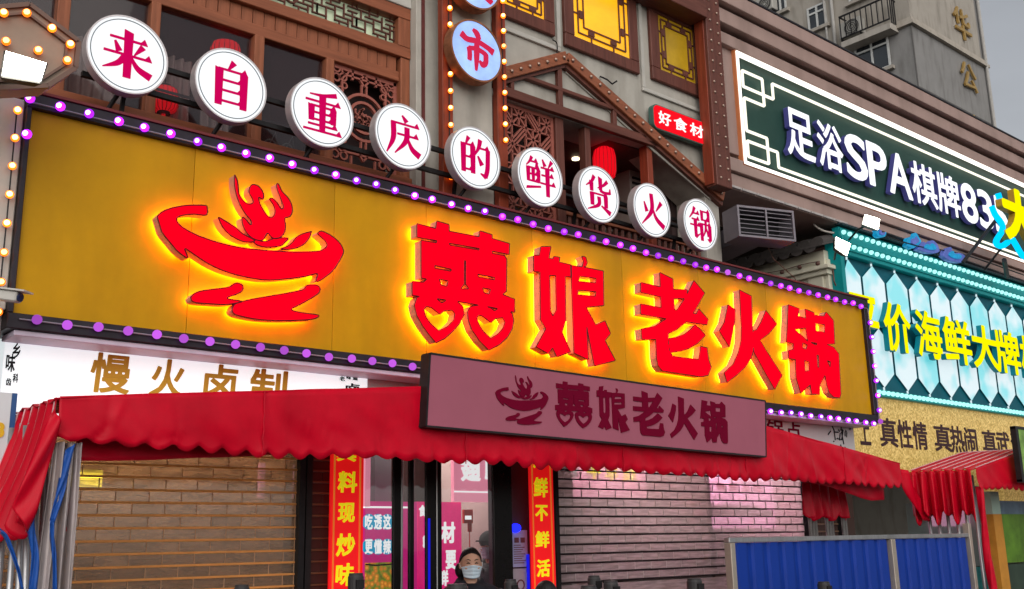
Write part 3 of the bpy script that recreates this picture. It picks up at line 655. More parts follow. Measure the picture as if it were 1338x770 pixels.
# --- big yellow windows in the plaster
M_yel = mat('lit_yellow_film', (0.6, 0.33, 0.01), 0.25, 0, 0.22, 1.1, 0, (1, 1, 2.5), spec=.7, emit=(1.0, 0.42, 0.004), es=0.62)
M_yel2 = mat('dim_yellow_film', (0.44, 0.27, 0.010), 0.3, 0, 0.3, 3.0, 0, spec=.4, emit=(1.0, 0.52, 0.02), es=0.04)
def big_window(X0, X1, Z0, Z1, fw, pane, lab):
    y = 0.35
    fr = part('window', [(X0, X1, y-.04, y-.001, Z0, Z0+fw), (X0, X1, y-.04, y-.001, Z1-fw, Z1), (X0, X0+fw, y-.039, y-.001, Z0+fw, Z1-fw), (X1-fw, X1, y-.039, y-.001, Z0+fw, Z1-fw)], M_dwz, BD, .006)
    fr['label'] = lab
    part('pane', [(X0+fw, X1-fw, y-.022, y-.004, Z0+fw, Z1-fw)], pane, fr, 0)
    g = MB(); a, b, c_, d = X0+fw, X1-fw, Z0+fw, Z1-fw
    def hb(x0, x1, z, w=.012): g.box(x0, x1, y-.034, y-.023, z-w/2, z+w/2)
    def vb(x, z0, z1, w=.012): g.box(x-w/2, x+w/2, y-.0338, y-.0232, z0, z1)
    k = min(b-a, d-c_)*.075
    for e in (k, 2.3*k):
        hb(a+e, b-e, c_+e); hb(a+e, b-e, d-e); vb(a+e, c_+e, d-e); vb(b-e, c_+e, d-e)
    for f in (.3, .7):
        xm = a+(b-a)*f; zm = c_+(d-c_)*f
        for zq in (c_+1.65*k, d-1.65*k): g.box(xm-.036, xm+.036, y-.036, y-.0225, zq-.020, zq+.020)
        for xq in (a+1.65*k, b-1.65*k): g.box(xq-.018, xq+.018, y-.0362, y-.0228, zm-.036, zm+.036)
        vb(xm, c_, c_+k); vb(xm, d-k, d); hb(a, a+k, zm); hb(b-k, b, zm)
    obj('lattice', g, M_dwx, fr)
big_window(4.965, 5.637, 5.775, 6.60, .115, M_yel, 'yellow window cut off at the picture top beside the blue round signs')
big_window(5.753, 6.69, 5.737, 6.75, .118, M_yel, 'brightly lit yellow window with a fret border above the gable peak')
big_window(6.865, 7.628, 5.752, 6.57, .125, M_yel2, 'dim mustard window with a fret border nearest the studded post')

# --- timber gable with studs
ga = part('gable', [(5.05, 7.0, .30, .349, 5.072, 5.15)], M_dwx, BD)
YG = .27; A_, B_, C_ = at(650, 98, YG), at(742, 74, YG), at(947, 257, YG)
for p, q in ((A_, B_), (B_, C_)):
    g = MB(); g.beam((p[0], YG+.038, p[1]), (q[0], YG+.038, q[1]), .10, .076); obj('beam', g, M_wx, ga, bevel=.005)
    g = MB(); g.beam((p[0], YG+.055, p[1]-.068), (q[0], YG+.055, q[1]-.068), .035, .05); obj('beam', g, M_dwx, ga)
stud = MB(); stud.ball((0, 0, 0), .0165, 9, 6, 0, (1, .8, 1)); M_stud = mat('brass_stud', (0.42, 0.30, 0.24), 0.35, 0.7)
s0 = None
for p, q, n in ((A_, B_, 8), (B_, C_, 19)):
    for k in range(n):
        t = (k+.5)/n; l = (p[0]+(q[0]-p[0])*t, .264, p[1]+(q[1]-p[1])*t)
        if s0 is None: s0 = obj('stud', stud, M_stud, ga, l, smooth=True)
        else: many('stud', s0, [l], ga)
part('strut', [(5.645, 5.695, .305, .345, 5.15, 5.49)], M_dwz, ga); part('strut', [(5.12, 5.155, .305, .345, 5.15, 5.27)], M_dwz, ga); part('strut', [(6.30, 6.345, .305, .345, 5.15, 5.33)], M_dwz, ga)
part('strut', [(5.13, 6.34, .303, .347, 5.285, 5.32)], M_dwx, ga)
g = MB(); g.prism([o1[0], o1[1], (o1[1][0]+.05, o1[1][1]-.02), (C_[0]-.02, C_[1]-.03), (B_[0]+.05, B_[1]-.03), (B_[0]+.03, B_[1]-.11)], .335, .349); obj('soffit', g, M_plaster, ga)
# balcony behind
part('post', [(5.651, 5.742, .36, .45, 3.6, 5.069)], M_dwz, ga); part('post', [(5.992, 6.057, .36, .44, 3.6, 5.069)], M_dwz, ga); part('post', [(6.772, 6.842, .352, .45, 3.6, 5.09)], M_rwz, ga)  # red light on the last post is put into its reddish wood
part('post', [(4.95, 5.045, .36, .45, 3.6, 5.069)], M_dwz, ga)
# star lattice
g = MB(); x0, x1, z0, z1 = 5.045, 5.651, 4.05, 5.069; cs = .152
def bar(p, q, w=.015): g.beam((p[0], .405, p[1]), (q[0], .405, q[1]), w, .022)
nx = 4; ox_ = x0; cz = z0
cw = (x1-x0)/nx; nz = 6; ch = (z1-z0)/nz
for i in range(nx):
    for j in range(nz):
        a, b, c_, d = x0+i*cw, x0+(i+1)*cw, z0+j*ch, z0+(j+1)*ch; m_, n_ = (a+b)/2, (c_+d)/2
        if (i+j) % 2 == 0:
            bar((a, c_), (b, d)); bar((a, d), (b, c_)); bar((m_, c_), (m_, d)); bar((a, n_), (b, n_))
        else:
            for k in (-.24, 0, .24):
                if (i//1+j//2) % 2: bar((a+max(0, k)*cw, c_+max(0, -k)*ch), (b+min(0, k)*cw, d+min(0, -k)*ch))
                else: bar((a+max(0, k)*cw, d-max(0, -k)*ch), (b+min(0, k)*cw, c_-min(0, -k)*ch))
        bar((a, c_), (a, d), .013); bar((a, c_), (b, c_), .013)
g.box(x0, x0+.03, .39, .42, z0, z1); g.box(x1-.03, x1, .39, .42, z0, z1); g.box(x0, x1, .3905, .4195, z1-.03, z1)
obj('star_lattice', g, M_lat, ga)
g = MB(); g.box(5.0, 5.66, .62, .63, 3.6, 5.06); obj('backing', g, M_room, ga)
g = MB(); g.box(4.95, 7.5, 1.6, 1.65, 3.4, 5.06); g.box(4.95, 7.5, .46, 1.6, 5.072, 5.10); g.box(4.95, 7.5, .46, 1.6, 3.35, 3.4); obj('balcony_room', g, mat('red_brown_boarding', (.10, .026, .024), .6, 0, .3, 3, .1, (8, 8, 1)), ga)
M_bal = wood('baluster_wood', (.15, .06, .045), 'z')
part('rail', [(5.745, 7.495, .37, .43, 4.235, 4.275)], M_wx, ga); part('rail', [(5.745, 7.495, .375, .425, 4.40, 4.425)], M_dark, ga)
bq = MB(); bq.box(-.017, .017, -.017, .017, -.22, .22); k0 = None
for k in range(22):
    l = (5.80+.0795*k, .40, 4.015)
    if k0 is None: k0 = obj('baluster', bq, M_bal, ga, l, bevel=.003)
    else: many('baluster', k0, [l], ga)
g = MB(); x, z = at(850, 235, 1.1); g.box(x-.15, x+.18, .95, 1.2, 4.35, z+.15); obj('door_leaf', g, M_dwz, ga)
for (px, py) in ((751, 176), (859, 215)):
    x, z = at(px, py, .95); g = MB(); g.lathe((x, .95, 5.055), [(.035, 0), (.035, .015)], 16); o = obj('downlight', g, glow('downlight_glow', (1, .85, .55), 3.0), ga)
x, z = at(790, 217, .62); lantern('lantern', (x, .62, z+.02), .105, .30, 'tall red lantern hanging in the balcony above the seventh round sign', None, cord=5.05)
# air-conditioner case on the balcony
x0_, z0_ = at(820, 262, .9); x1_, z1_ = at(850, 222, .9)
A = root('air_conditioner', ((x0_+x1_)/2, .9, 3.4), 'pale air conditioner case standing in the dark balcony', 'air conditioner')
part('body', [(x0_, x1_+.25, .86, 1.25, z0_-.25, z1_-.02)], mat('beige_case', (.33, .28, .25), .5), A); g = MB()
for k in range(9): g.box(x0_+.03, x1_-.02, .845, .858, z0_-.2+.052*k, z0_-.2+.052*k+.018)
obj('grille', g, M_dark, A); part('stand', [(x0_+.02, x1_+.2, .9, 1.2, 3.4, z0_-.25)], M_dark, A)

# --- bulb strips on the post and the two blue round signs
def bulb_pair(zs, x, y, lab):
    S = root('light_strip', (x, y+.03, min(zs)-.06), lab, 'light strip', 'strips of warm bulbs on the plaster post')
    g = MB(); g.box(x-.055, x+.042, y+.004, y+.06, 3.98, 7.0); obj('board', g, M_rwz, S, bevel=.004)
    g = MB(); g.ball((0, 0, 0), .021, 12, 8, 0); g.tube([(0, 0, 0), (0, .03, 0)], .012, 8, 2); g.ball((-.008, -.010, -.001), .0145, 10, 6, 1)
    b = obj('bulb', g, [M_amber, M_amber_hot, M_socket], S, (x, y-.02, zs[0]), smooth=True); many('bulb', b, [(x, y-.02, z) for z in zs[1:]], S)
    g = MB(); g.tube([(x, y-.004, zs[0]), (x, y-.004, zs[-1])], .004, 5); obj('cable', g, M_dark, S)
zs = [5.519-.1335*i for i in range(-5, 11)]
bulb_pair(zs, 4.366, .145, 'strip of warm bulbs down the left edge of the plaster post')
bulb_pair([5.634-.1297*i for i in range(-5, 9)], 4.892, .145, 'strip of warm bulbs down the right edge of the plaster post')
M_blueface = mat('pale_blue_lit_disc', (0.35, 0.48, 0.8), 0.4, 0, 0.3, 4, 0, emit=(0.26, 0.46, 1.0), es=0.45)
M_rust = mat('rusty_rim', (0.30, 0.12, 0.06), 0.6, 0.5, 0.5, 14, .2)
M_redink = glow('raspberry_character', (0.58, 0.02, 0.07), 1.0)
shi = fill(union([[(a/100, 1-b/100) for a, b in p] for p in B([(40,2),(50,8),(56,20)],[5,12,9])+B([(6,22),(22,30),(50,27),(80,33),(97,40)],[13,10,9,9,13])+B([(50,28),(49,60),(47,98)],[9,12,3])+B([(26,50),(29,62),(28,78)],[7,9,8])+B([(28,50),(50,46),(70,50),(76,54)],[7,7,8,10])+B([(76,52),(75,72),(66,80),(58,74)],[10,10,10,3])], N=130, grow=.018))
ye = glyph('夜', .03)
for (cx_, cz_, lab, ch) in ((4.545, 5.193, 'pale blue round sign with the red character 市 on the plaster post', '市'), (4.545, 5.785, 'upper pale blue round sign cut off by the picture top', '夜')):
    D = root('blue_round_sign', (cx_, .12, cz_-.24), lab, 'sign', 'pale blue round signs on the plaster post')
    g = MB(); g.ring((cx_, cz_), .232, .246, .03, .12, 48); g.disc((cx_, cz_), .236, .10, .118, 48); obj('rim', g, M_rust, D)
    g = MB(); g.disc((cx_, cz_), .2315, .034, .06, 48); obj('face', g, M_blueface, D)
    s = .165
    if ch == '市': put_raw('character', shi, .028, .036, [M_redink, M_redink], D, 2*s, cx_-s, 2*s, cz_-s)
    else: put('character', ye, (cx_-s, cx_+s, cz_-s, cz_+s), .028, .036, [M_redink, M_redink], D)

# --- red sign 好食材
S = root('red_sign', (7.22, .32, 5.28), 'small rounded red sign reading 好食材 in white beside the gable slope', 'sign')
def rrect(x0, x1, z0, z1, r, n=6):
    o = []
    for cx, cz, a in ((x1-r, z1-r, 0), (x0+r, z1-r, 90), (x0+r, z0+r, 180), (x1-r, z0+r, 270)):
        o += [(cx+r*math.cos(R_(a+90*k/n)), cz+r*math.sin(R_(a+90*k/n))) for k in range(n+1)]
    return o
ys = .25; xl, zl = at(855, 146, ys); xr, zr = at(925, 177, ys); zt = at(889, 149, ys)[1]; zb_ = at(889, 177, ys)[1]
g = MB(); g.prism(rrect(xl, xr, zb_, zt, .05), ys, ys+.03, 0); obj('face', g, glow('red_sign_face', (0.9, 0.006, 0.016), 1.0), S)
g = MB(); g.prism(rrect(xl-.012, xr+.012, zb_-.012, zt+.012, .06), ys+.008, ys+.06); obj('case', g, mat('teal_case', (.06, .13, .11), .4), S)
text([('好', 861, 877), ('食', 881, 898), ('材', 902, 919)], zt-.045, zb_+.045, lambda x: 162+(x-889)*.40, ys-.006, ys+.002, [glow('white_character_light', (1, 1, 1), 1.0)]*2, S, bold=.012)
# ------------------------------------------------------------------ left edge: pillar, octagon, floodlight
S = root('plaster_pillar', (1.2, .3, .12), 'pale pillar strung with warm bulbs at the left end of the gold sign', 'pillar')
g = MB(); g.box(.9, 1.447, .0, .5, 2.80, 3.93); obj('shaft', g, mat('white_cladding', (.52, .50, .45), .6, 0, .1, 4, .05, dirt=.35), S, bevel=.006)
g = MB(); g.box(.9, 1.45, .06, .5, .1, 2.79); obj('base_shaft', g, mat('grey_stone', (.27, .25, .235), .7, 0, .2, 8, .1, dirt=.3), S, bevel=.004)
g = MB(); g.ball((0, 0, 0), .021, 12, 8, 0); g.tube([(0, 0, 0), (0, .03, 0)], .012, 8, 2); g.ball((-.003, -.011, -.001), .0150, 10, 6, 1)
wb = obj('bulb', g, [M_amber, M_amber_hot, M_socket], S, (1.402, -.045, 3.845), smooth=True)
many('bulb', wb, [(1.402, -.045, 3.845-.1527*i) for i in range(1, 8)], S)
g = MB(); g.tube([(1.402, -.03, 3.85), (1.404, -.028, 3.3), (1.402, -.03, 2.78)], .004, 5); obj('cable', g, M_dark, S)
# octagon with bulbs
YO = -.5
S = root('octagon_sign', (1.2, YO, 3.75), 'octagonal dark board ringed with warm bulbs above the floodlight', 'sign')
oc = [at(*p, YO) for p in [(-60,60),(-30,12),(38,6),(103,55),(99,90),(62,114),(-30,118),(-60,95)]]
g = MB(); g.prism(oc, YO, YO+.14); obj('board', g, mat('dim_grey_board', (.30, .23, .18), .6, 0, .15, 5, .05), S)
cc = (sum(p[0] for p in oc)/8, sum(p[1] for p in oc)/8)
g = MB()
for sc_, w in ((.985, .022), (.80, .012)):
    q = [(cc[0]+(p[0]-cc[0])*sc_, cc[1]+(p[1]-cc[1])*sc_) for p in oc]
    for a, b in zip(q, q[1:]+q[:1]): g.beam((a[0], YO-.008, a[1]), (b[0], YO-.008, b[1]), w, .02)
obj('trim', g, mat('bronze_trim', (.16, .10, .08), .4, .5), S)
for k, p in enumerate([(5,17),(35,17),(68,37),(92,58),(88,79),(8,54),(50,66),(-40,30),(-52,75),(-40,105)]):
    x, z = at(*p, YO-.03); many('bulb', wb, [(x, YO-.03, z)], S)
# floodlights
M_led = glow('floodlight_led', (1.0, .96, .80), 24.0)
def flood(name, quad, y, label, base):
    """rectangular floodlight seen from below: quad = pixels of its lit face, tilted down and outward"""
    pts = [at(*p, y) for p in quad]; F = root(name, (pts[0][0], y, pts[0][1]), label, 'floodlight', None)
    ys = [y-.03, y-.03, y+.05, y+.05]
    v = [(pts[i][0], ys[i], pts[i][1]) for i in range(4)]; n = (Vector(v[1])-Vector(v[0])).cross(Vector(v[3])-Vector(v[0])).normalized()
    if n.y > 0: n = -n
    b = [tuple(Vector(p)-n*.06) for p in v]; c = sum((Vector(p) for p in v), Vector())/4
    big = [tuple(c+(Vector(p)-c)*1.10-n*.004) for p in v]; bb = [tuple(c+(Vector(p)-c)*.8) for p in b]
    g = MB(); g.add(big+bb, [(0,1,2,3),(4,7,6,5),(0,4,5,1),(1,5,6,2),(2,6,7,3),(3,7,4,0)]); obj('housing', g, M_dark, F)
    w = [tuple(Vector(p)+n*.002) for p in v]; g = MB(); g.add(w, [(0,1,2,3)]); obj('lens', g, M_led, F)
    g = MB(); g.tube([tuple(c-n*.05), tuple((c-n*.05+Vector(base))/2+Vector((0,0,.03))), base], .012, 6); obj('arm', g, M_dark, F)
    return F
flood('floodlight', [(0,102),(50,110),(65,78),(12,62)], -.8, 'big glaring white floodlight at the left edge above the pillar', (1.15, .1, 4.05))
# cctv camera
x, z = at(14, 386, -.25)
S = root('cctv_camera', (x-.1, -.1, z-.05), 'small white security camera at the left end of the gold sign', 'camera')
g = MB(); g.beam((x-.16, -.12, z+.025), (x+.02, -.32, z-.022), .055, .05, (0, 0, 1)); obj('body', g, mat('off_white_plastic', (.5, .48, .44), .4), S, bevel=.006)
g = MB(); g.beam((x-.17, -.11, z+.056), (x+.05, -.36, z+.0), .075, .008, (0, 0, 1)); obj('hood', g, mat('off_white_plastic', (.5, .48, .44), .4), S)
g = MB(); g.tube([(x+.021, -.323, z-.022), (x+.026, -.329, z-.0235)], .021, 12); obj('lens', g, mat('lens_blue', (.02, .03, .08), .05), S)
g = MB(); g.tube([(x-.12, -.12, z+.0), (x-.12, .02, z-.06)], .014, 8); obj('bracket', g, M_steel, S)

# ------------------------------------------------------------------ white snack sign under the gold sign
YW = .20
S = root('white_sign', (4.5, YW+.1, 2.3), 'long white lightbox with gold characters 慢火卤制 under the gold sign', 'sign')
M_wsign = mat('white_lit_acrylic', (.8, .8, .8), .35, 0, .03, 2, 0, emit=(.86, .93, .96), es=.62)
g = MB(); g.box(1.51, 3.72, YW, YW+.12, 2.30, 2.712); obj('face', g, M_wsign, S)
g = MB(); g.box(3.724, 9.5, YW+.002, YW+.12, 2.30, 2.735); obj('face', g, mat('grey_white_panel', (.5, .47, .46), .4, 0, .06, 3, 0, dirt=.2), S)
g = MB(); g.box(1.49, 9.52, -.015, .195, 2.674, 2.703); obj('top_strip', g, mat('purple_lit_metal', (.62, .54, .66), .45, 0, .1, 4, dirt=.2), S, bevel=.004)  # purple bulb light is put into the strip's lilac colour
M_goldink = mat('gold_ink', (.60, .34, .03), .5, 0, .12, 8); M_blackink = mat('black_ink', (.012, .012, .016), .6)
for ch, xl, xr in [('慢', 119, 172), ('火', 198, 243), ('卤', 268, 311), ('制', 328, 376)]:
    a, b = at(xl, 478, YW-.006)[0], at(xr, 478, YW-.006)[0]
    put('character', glyph(ch, .022), (a, b, 2.452, 2.672), YW-.006, YW+.002, [M_goldink]*2, S, .06)
# small brush-written seals at both ends
for ch, x0, x1, y0, y1 in [('乡', 16, 27, 448, 470), ('味', 8, 20, 462, 486), ('齿', 8, 15, 494, 504), ('科', 17, 24, 488, 500)]:
    put('brush_character', glyph(ch, .02), pxbox(x0, x1, y0, y1, YW-.005), YW-.005, YW+.002, [M_blackink]*2, S)
for ch, x0, x1, y0, y1 in [('老', 444, 451, 492, 498), ('味', 453, 459, 490, 496), ('道', 461, 468, 491, 497), ('卤', 452, 470, 501, 514)]:
    put('brush_character', glyph(ch, .02), pxbox(x0, x1, y0, y1, YW-.005), YW-.005, YW+.002, [M_blackink]*2, S)
for ch, x0, x1, y0, y1 in [('点', 1028, 1047, 552, 578), ('锅', 1003, 1024, 549, 575)]:
    put('brush_character', glyph(ch, .01), pxbox(x0, x1, y0, y1, YW-.005), YW-.005, YW+.002, [M_maroon]*2, S)
g = MB(); rs = random.Random(5)
for k in range(26):
    x, z = at(1096+rs.gauss(0, 7), 568+rs.gauss(0, 9), YW-.004); a = rs.uniform(0, 3.14); l = rs.uniform(.01, .07)
    g.beam((x-l*math.cos(a)*.5, YW-.004+.0001*k, z-l*math.sin(a)), (x+l*math.cos(a)*.5, YW-.004+.0001*k, z+l*math.sin(a)), .012, .004)
tag(obj('ink_splash', g, M_blackink, S), kind='stuff')
# neighbour's white sign with a yellow mark at the far left
S = root('neighbour_sign', (1.3, -.2, 1.9), 'white neighbour sign with a blue edge and yellow 3 behind the red awning folds', 'sign')
YN = .02; a = at(-40, 545, YN); b = at(13, 545, YN); zt = at(5, 513, YN)[1]; zb_ = at(5, 625, YN)[1]
g = MB(); g.box(a[0], b[0], YN, YN+.05, zb_, zt); obj('panel', g, mat('white_board', (.62, .64, .66), .4, 0, .04), S)
g = MB(); g.box(b[0]+.001, b[0]+.025, YN-.004, YN+.054, zb_, zt); obj('edge', g, mat('blue_edge', (.03, .09, .25), .4), S)
put('numeral', glyph('3', .05), pxbox(-6, 6, 552, 572, YN-.006), YN-.006, YN+.002, [mat('yellow_ink', (.7, .42, .02), .5)]*2, S)

# ------------------------------------------------------------------ ground-floor shopfront
YS = .70
SF = root('shopfront', (5.7, .7, .12), 'dark framed shop entrance with glass doors between two rolling shutters', 'shopfront')
M_blk = mat('black_aluminium', (.012, .010, .010), .25, .4, .2, 6)
def fpart(name, b, m=M_blk, bevel=.004):
    g = MB(); g.box(*b); return obj(name, g, m, SF, bevel=bevel)
fpart('lintel', (1.3, 10.4, .66, .9, 2.42, 2.75))
fpart('fascia', (1.3, 10.4, .34, .66, 2.30, 2.32), M_dark); fpart('pillar', (9.90, 10.05, .62, .9, .12, 2.42), mat('dark_brown_panel', (.05, .03, .025), .4))
def dx(px): return at(px, 680, .6)[0]
fpart('pillar', (5.30, 5.80, .66, .9, .12, 2.42), mat('dark_plum_panel', (.04, .032, .04), .3))
for a, b in ((514, 524), (535, 541), (557, 577), (645, 669)): fpart('door_frame', (dx(a), dx(b), .595, .625, .12, 2.42))
fpart('door_frame', (dx(524)+.001, dx(527), .60, .62, .12, 2.42), mat('steel_edge', (.4, .4, .4), .3, .8))
fpart('door_frame', (dx(570)-.004, dx(570)+.006, .588, .594, .12, 2.42), mat('steel_edge', (.4, .4, .4), .3, .8))
M_door = glass('door_glass', (.02, .02, .022), .07, .88)
for a, b in ((478, 514), (527, 535), (541, 557), (577, 645)):
    g = MB(); g.box(dx(a), dx(b), .607, .613, .12, 2.42); obj('pane', g, M_door, SF)
g = MB(); g.tube([(dx(559), .585, 1.05), (dx(559), .585, 1.80)], .008, 8); obj('neon_tube', g, glow('blue_neon', (.01, .01, .6), 1.0), SF)
g = MB(); g.box(3.9, 6.2, 3.2, 3.25, .12, 2.7); g.box(3.9, 3.95, .92, 3.2, .12, 2.7); g.box(6.2, 6.25, .92, 3.2, .12, 2.7); g.box(3.9, 6.25, .92, 3.25, 2.7, 2.75); g.box(3.9, 6.25, .92, 3.25, .12, .125)
obj('shop_room', g, mat('shop_wall_grey', (.30, .29, .27), .7, 0, .1, 3), SF)
S = root('ceiling_lamp', (4.9, 1.9, 2.6), 'lit white panel lamp on the shop ceiling behind the glass doors', 'lamp')
g = MB(); g.box(4.5, 5.6, 1.3, 2.4, 2.66, 2.69); obj('panel', g, glow('shop_lamp', (1, .88, .80), 9.0), S)

def shutter(name, X0, X1, ztop, label, M_b, M_r, M_j, phase, dzr=.0735, w=.2):
    S = root(name, ((X0+X1)/2, YS, .12), label, 'shutter')
    n = int((ztop-1.25)/dzr); k0 = {}; r0 = None; q0 = None
    for r in range(n):
        z = ztop-dzr*(r+1)
        g = MB(); g.tube([(X0, YS-.012, 0), (X1, YS-.012, 0)], .0075, 6)
        if r0 is None: r0 = obj('rail', (lambda g: (g.beam((X0-(X0+X1)/2, 0, 0), (X1-(X0+X1)/2, 0, 0), .013, .022), g)[-1])(MB()), M_r, S, ((X0+X1)/2, YS-.008, z), bevel=.003)
        else: many('rail', r0, [((X0+X1)/2, YS-.008, z)], S)
        x = X0-(w/2 if (r+phase) % 2 else 0.0)
        while x < X1-.01:
            a, b = max(x, X0), min(x+w, X1)
            if b-a > .02:
                key = round(b-a, 3); l = ((a+b)/2, YS+.004, z+dzr/2)
                if key not in k0:
                    g = MB(); h = dzr/2-.0075; g.box(-(b-a)/2+.0022, (b-a)/2-.0022, -.006, .006, -h, h); g.box((b-a)/2-.0021, (b-a)/2+.0021, -.009, .004, -h, h, 1); k0[key] = obj('panel', g, [M_b, M_j], S, l, bevel=.0012)
                else: many('panel', k0[key], [l], S)
            x += w
    g = MB(); g.box(X0, X1, YS-.01, YS+.012, .12, ztop-dzr*n-.02); obj('lower_curtain', g, M_b, S)
    for a_, b_ in ((X0-.045, X0-.002), (X1+.002, X1+.045)): g = MB(); g.box(a_, b_, YS-.05, YS+.03, .12, 2.42); obj('guide', g, M_dark, S)
    return S
def pane(name, c1, c2, through, refl, rough):
    """see-through shutter pane whose film differs a little from pane to pane"""
    m, t, b = _new(name); N = t.nodes; L = t.links; MATS[name] = m
    oi = N.new('ShaderNodeObjectInfo'); rp = N.new('ShaderNodeMix'); rp.data_type = 'RGBA'; rp.inputs['A'].default_value = (*c1, 1); rp.inputs['B'].default_value = (*c2, 1); L.new(oi.outputs['Random'], rp.inputs['Factor'])
    tc = N.new('ShaderNodeTexCoord'); mp = N.new('ShaderNodeMapping'); mp.inputs['Scale'].default_value = (2, 2, 16); va = N.new('ShaderNodeVectorMath'); mu = N.new('ShaderNodeMath'); mu.operation = 'MULTIPLY'; mu.inputs[1].default_value = 60
    L.new(oi.outputs['Random'], mu.inputs[0]); L.new(tc.outputs['Object'], va.inputs[0]); L.new(mu.outputs[0], va.inputs[1]); L.new(va.outputs[0], mp.inputs[0]); ns = N.new('ShaderNodeTexNoise'); ns.inputs['Scale'].default_value = 3; ns.inputs['Detail'].default_value = 5; L.new(mp.outputs[0], ns.inputs['Vector'])
    mr = N.new('ShaderNodeMapRange'); mr.inputs['From Min'].default_value = .4; mr.inputs['From Max'].default_value = .7; mr.inputs['To Min'].default_value = through; mr.inputs['To Max'].default_value = through-.28; L.new(ns.outputs['Fac'], mr.inputs['Value'])
    L.new(rp.outputs['Result'], b.inputs['Base Color']); b.inputs['Roughness'].default_value = .3
    tr = N.new('ShaderNodeBsdfTransparent'); gl = N.new('ShaderNodeBsdfGlossy'); gl.inputs['Roughness'].default_value = rough
    tl = N.new('ShaderNodeBsdfTranslucent'); L.new(rp.outputs['Result'], tl.inputs['Color']); a0 = N.new('ShaderNodeMixShader'); a0.inputs[0].default_value = .55; L.new(b.outputs[0], a0.inputs[1]); L.new(tl.outputs[0], a0.inputs[2])
    a = N.new('ShaderNodeMixShader'); L.new(mr.outputs[0], a.inputs[0]); L.new(a0.outputs[0], a.inputs[1]); L.new(tr.outputs[0], a.inputs[2])
    c = N.new('ShaderNodeMixShader'); c.inputs[0].default_value = refl; L.new(a.outputs[0], c.inputs[1]); L.new(gl.outputs[0], c.inputs[2]); L.new(c.outputs[0], N['Material Output'].inputs[0]); return m
shutter('rolling_shutter', 1.62, 3.50, 2.335, 'left rolling shutter of brown see-through brick panes with orange metal rails', pane('brown_shutter_pane', (.23, .165, .115), (.30, .215, .155), .44, .10, .10), mat('orange_rail', (.85, .37, .11), .35, .1, .2, 5), mat('tan_joint', (.60, .38, .24), .4), 0)
shutter('rolling_shutter', 5.83, 9.24, 2.335, 'right rolling shutter of mauve grey see-through brick panes with dark rails', pane('mauve_shutter_pane', (.62, .49, .49), (.68, .53, .54), .55, .10, .12), mat('dark_rail', (.025, .016, .018), .4, .3, .2, 5), mat('pale_joint', (.58, .48, .48), .4), 1)
M_yc = mat('yellow_character', (.85, .75, .01), .5, 0, .04, 5, emit=(1, .85, .01), es=.35)
M_dp = mat('dark_slat_panel', (.055, .032, .028), .25, 0, .3, 5, 0, dirt=.3); M_dr = mat('dull_bronze_rail', (.16, .09, .05), .4, .2, .2, 5)
shutter('rolling_shutter', 3.60, 3.905, 2.335, 'narrow dark brown shutter strip between the left shutter and the red banner', M_dp, M_dr, M_dp, 0)
shutter('rolling_shutter', 9.34, 9.84, 2.335, 'narrow dark shutter at the far right end under the awning', M_dp, M_dr, M_dp, 1)
# the rooms behind the shutters
g = MB(); g.box(1.3, 3.54, 1.75, 1.8, .12, 2.6); g.box(1.25, 1.3, .92, 1.8, .12, 2.6); g.box(3.54, 3.6, .92, 1.8, .12, 2.6); g.box(1.3, 3.54, .92, 1.75, 2.6, 2.62); g.box(1.3, 3.54, .92, 1.75, .12, .125)
obj('store_room', g, mat('brown_room_wall', (.30, .19, .11), .6, 0, .3, 2.5, .05, dirt=.3), SF)
g = MB(); g.box(5.8, 9.9, 2.1, 2.15, .12, 2.6); g.box(5.75, 5.8, .92, 2.15, .12, 2.6); g.box(9.9, 9.95, .92, 2.15, .12, 2.6); g.box(5.8, 9.9, .92, 2.1, 2.6, 2.62); g.box(5.8, 9.9, .92, 2.1, .12, .125)
obj('dining_room', g, mat('mauve_room_wall', (.42, .34, .33), .6, 0, .15, 2, .03), SF)
def ilamp(name, x0, x1, y0, y1, z, col, s, lab):  # added lamps, out of sight, that brighten the shutters from behind
    L = root(name, ((x0+x1)/2, (y0+y1)/2, z), lab, 'lamp'); g = MB(); g.box(x0, x1, y0, y1, z, z+.02); obj('tube', g, glow(name+'_light', col, s), L); g = MB(); g.box(x0-.01, x1+.01, y0-.02, y1+.02, z+.021, z+.05); obj('fitting', g, M_dark, L)
ilamp('warm_fill_lamp', 1.75, 3.4, 1.2, 1.28, 2.5, (1, .70, .44), 52.0, 'unseen added warm lamp lighting the left brown shutter from behind')
ilamp('white_fill_lamp', 6.1, 9.5, 1.2, 1.3, 2.5, (1, .84, .84), 42.0, 'unseen added white lamp lighting the right mauve shutter from behind')
x, z = at(112, 625, 1.0); L = root('yellow_lamp', (x, 1.0, z-.05), 'glaring yellow lamp behind the upper left corner of the brown shutter', 'lamp'); g = MB(); g.box(x-.10, x+.10, 1.0, 1.03, z-.05, z+.05); obj('lens', g, glow('yellow_lamp_light', (1, .72, .05), 6.0), L); g = MB(); g.box(x-.11, x+.11, 1.031, 1.06, z-.06, z+.06); obj('case', g, M_dark, L)
